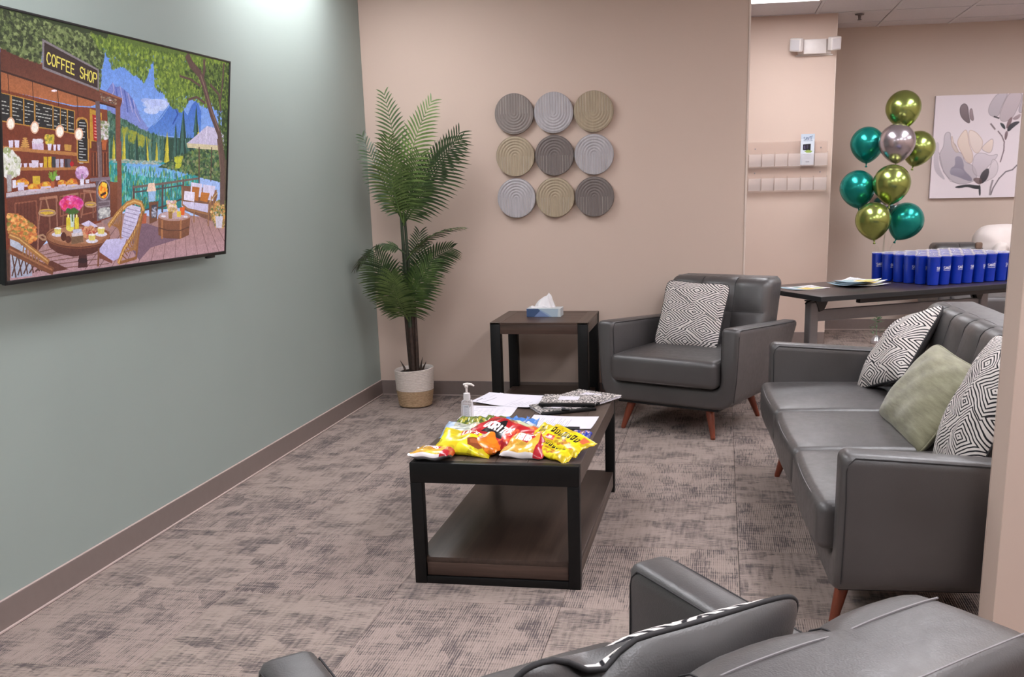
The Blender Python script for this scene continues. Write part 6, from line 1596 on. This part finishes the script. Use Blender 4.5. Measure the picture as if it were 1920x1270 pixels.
def bag(kind, label, loc, w, h, th, rz, tl=(0, 0), seed=0, cat='snack bag'):
    r = random.Random(seed); t = thing('snack_bag', label, cat, loc, (tl[0], tl[1], math.radians(rz)), 'snack bags on the coffee table'); nx, ny = 26, 16
    ph = [r.uniform(0, 6.28) for _ in range(8)]
    def pt(u, v, s):
        e = max(0, 1-abs(u)**3.2)*max(0, 1-v**4); crimp = 1 if abs(u) > .88 else 0
        wr = .10*math.sin(9*v*u+ph[0]+3*u)+.13*math.sin(7*u+ph[1])*math.sin(5*v+ph[2])+.10*abs(math.sin(4*v+3*u+ph[3]))
        z = s*th/2*(e**.6)*(1+wr)+.004*math.sin(6*u+ph[4])*(1-abs(v)*.3)+(.0025*math.sin(v*24+ph[5]) if crimp else 0)+.010*(abs(u)**3)*math.sin(2.2*v+ph[6])
        return (u*w/2*(1-.04*math.sin(3*v+ph[7])), v*h/2*(1-.09*(1-abs(u)**2)), z)
    V = []; uv = []; Fc = []
    us = [-1, -.96, -.92, -.88]+[-.88+1.76*k/(nx-6) for k in range(1, nx-6)]+[.88, .92, .96, 1]
    NX = len(us)
    for j in range(ny+1):
        v = -math.cos(math.pi*j/ny)
        for u in us: V.append(pt(u, v, 1)); uv.append(((u+1)/2, (v+1)/2))
    for j in range(ny):
        for i in range(NX-1): Fc.append((j*NX+i, j*NX+i+1, (j+1)*NX+i+1, (j+1)*NX+i))
    finish('front_film', V, Fc, 'bag_'+kind, t, True, uv)
    V2 = []
    for j in range(ny+1):
        v = -math.cos(math.pi*j/ny)
        for u in us: V2.append(pt(u, v, -1))
    finish('back_film', V2, [f[::-1] for f in Fc], ('bag_'+kind) if kind in ('yellow', 'red', 'yb', 'blue', 'orange') else 'bag_foil', t, True, uv); return t
B0 = TZ+.002
BG = [ # kind, label, (x, y, z), w, h, thick, rot, tilt
 ('corn', 'small orange-yellow corn chip bag at the front left corner of the table', (1.325, -3.225, B0+.018), .155, .115, .034, -2, (.04, 0)),
 ('yellow', 'bright yellow potato chip bag with red logo near the front left', (1.430, -3.130, B0+.032), .215, .150, .050, -8, (.28, .06)),
 ('pale', 'pale snack bag with light blue end behind the yellow chip bag', (1.400, -2.985, B0+.035), .210, .120, .042, -8, (.25, .0)),
 ('orange', 'bright orange snack bag tucked under the red chip bag', (1.500, -3.120, B0+.036), .17, .14, .046, -22, (.25, .12)),
 ('red', 'red tortilla chip bag with a black triangle in the middle of the pile', (1.545, -3.075, B0+.058), .205, .16, .048, -30, (.40, .16)),
 ('redorange', 'red and orange snack bag behind the red chip bag', (1.590, -2.99, B0+.036), .17, .13, .040, -25, (.2, .1)),
 ('green', 'dark green snack bag nearest the sanitizer bottle', (1.350, -2.800, B0+.024), .095, .11, .030, 6, (.3, 0)),
 ('green', 'dark green snack bag, middle of the three in the back row', (1.412, -2.815, B0+.026), .095, .11, .032, 10, (.3, 0)),
 ('green', 'dark green snack bag beside the small blue and white packets', (1.470, -2.805, B0+.026), .095, .11, .030, -2, (.3, 0)),
 ('nuts', 'pale green nut mix bag with light blue corner in the back row', (1.530, -2.915, B0+.038), .20, .11, .045, -22, (.25, .05)),
 ('bluew', 'blue and white packet, leftmost of three in the back row', (1.520, -2.825, B0+.026), .060, .12, .024, -14, (.35, 0)),
 ('bluew', 'blue and white packet, middle of three in the back row', (1.562, -2.840, B0+.028), .060, .12, .026, -16, (.35, 0)),
 ('bluew', 'blue and white packet, rightmost of three in the back row', (1.603, -2.855, B0+.028), .060, .12, .026, -20, (.35, 0)),
 ('corn', 'orange-yellow corn chip bag between the red and yellow bags', (1.655, -3.150, B0+.030), .165, .145, .048, -6, (.42, .03)),
 ('pale', 'pale green and white snack bag behind the yellow lettered bags', (1.690, -2.975, B0+.028), .19, .10, .040, -4, (.25, 0)),
 ('pink', 'pink snack bag peeking out behind the corn chip bag', (1.665, -3.055, B0+.030), .12, .09, .036, 2, (.35, 0)),
 ('yb', 'yellow candy bag with black lettering at back of the right cluster', (1.735, -3.065, B0+.046), .155, .105, .034, -30, (.35, .18)),
 ('yb', 'yellow candy bag with black lettering lowest in the right cluster', (1.760, -3.165, B0+.022), .180, .105, .030, -30, (.22, .10)),
 ('yb', 'yellow candy bag with black lettering on top of the right cluster', (1.800, -3.130, B0+.050), .195, .115, .034, -34, (.42, .20)),
 ('dkred', 'small dark red packet behind the yellow candy bags', (1.775, -2.990, B0+.020), .07, .08, .024, -8, (.3, 0)),
 ('blue', 'small blue cookie packet with white letters at the right table edge', (1.832, -3.010, B0+.026), .080, .105, .026, -6, (.38, 0)),
]
for k, b in enumerate(BG): bag(*b, seed=k*7+1)
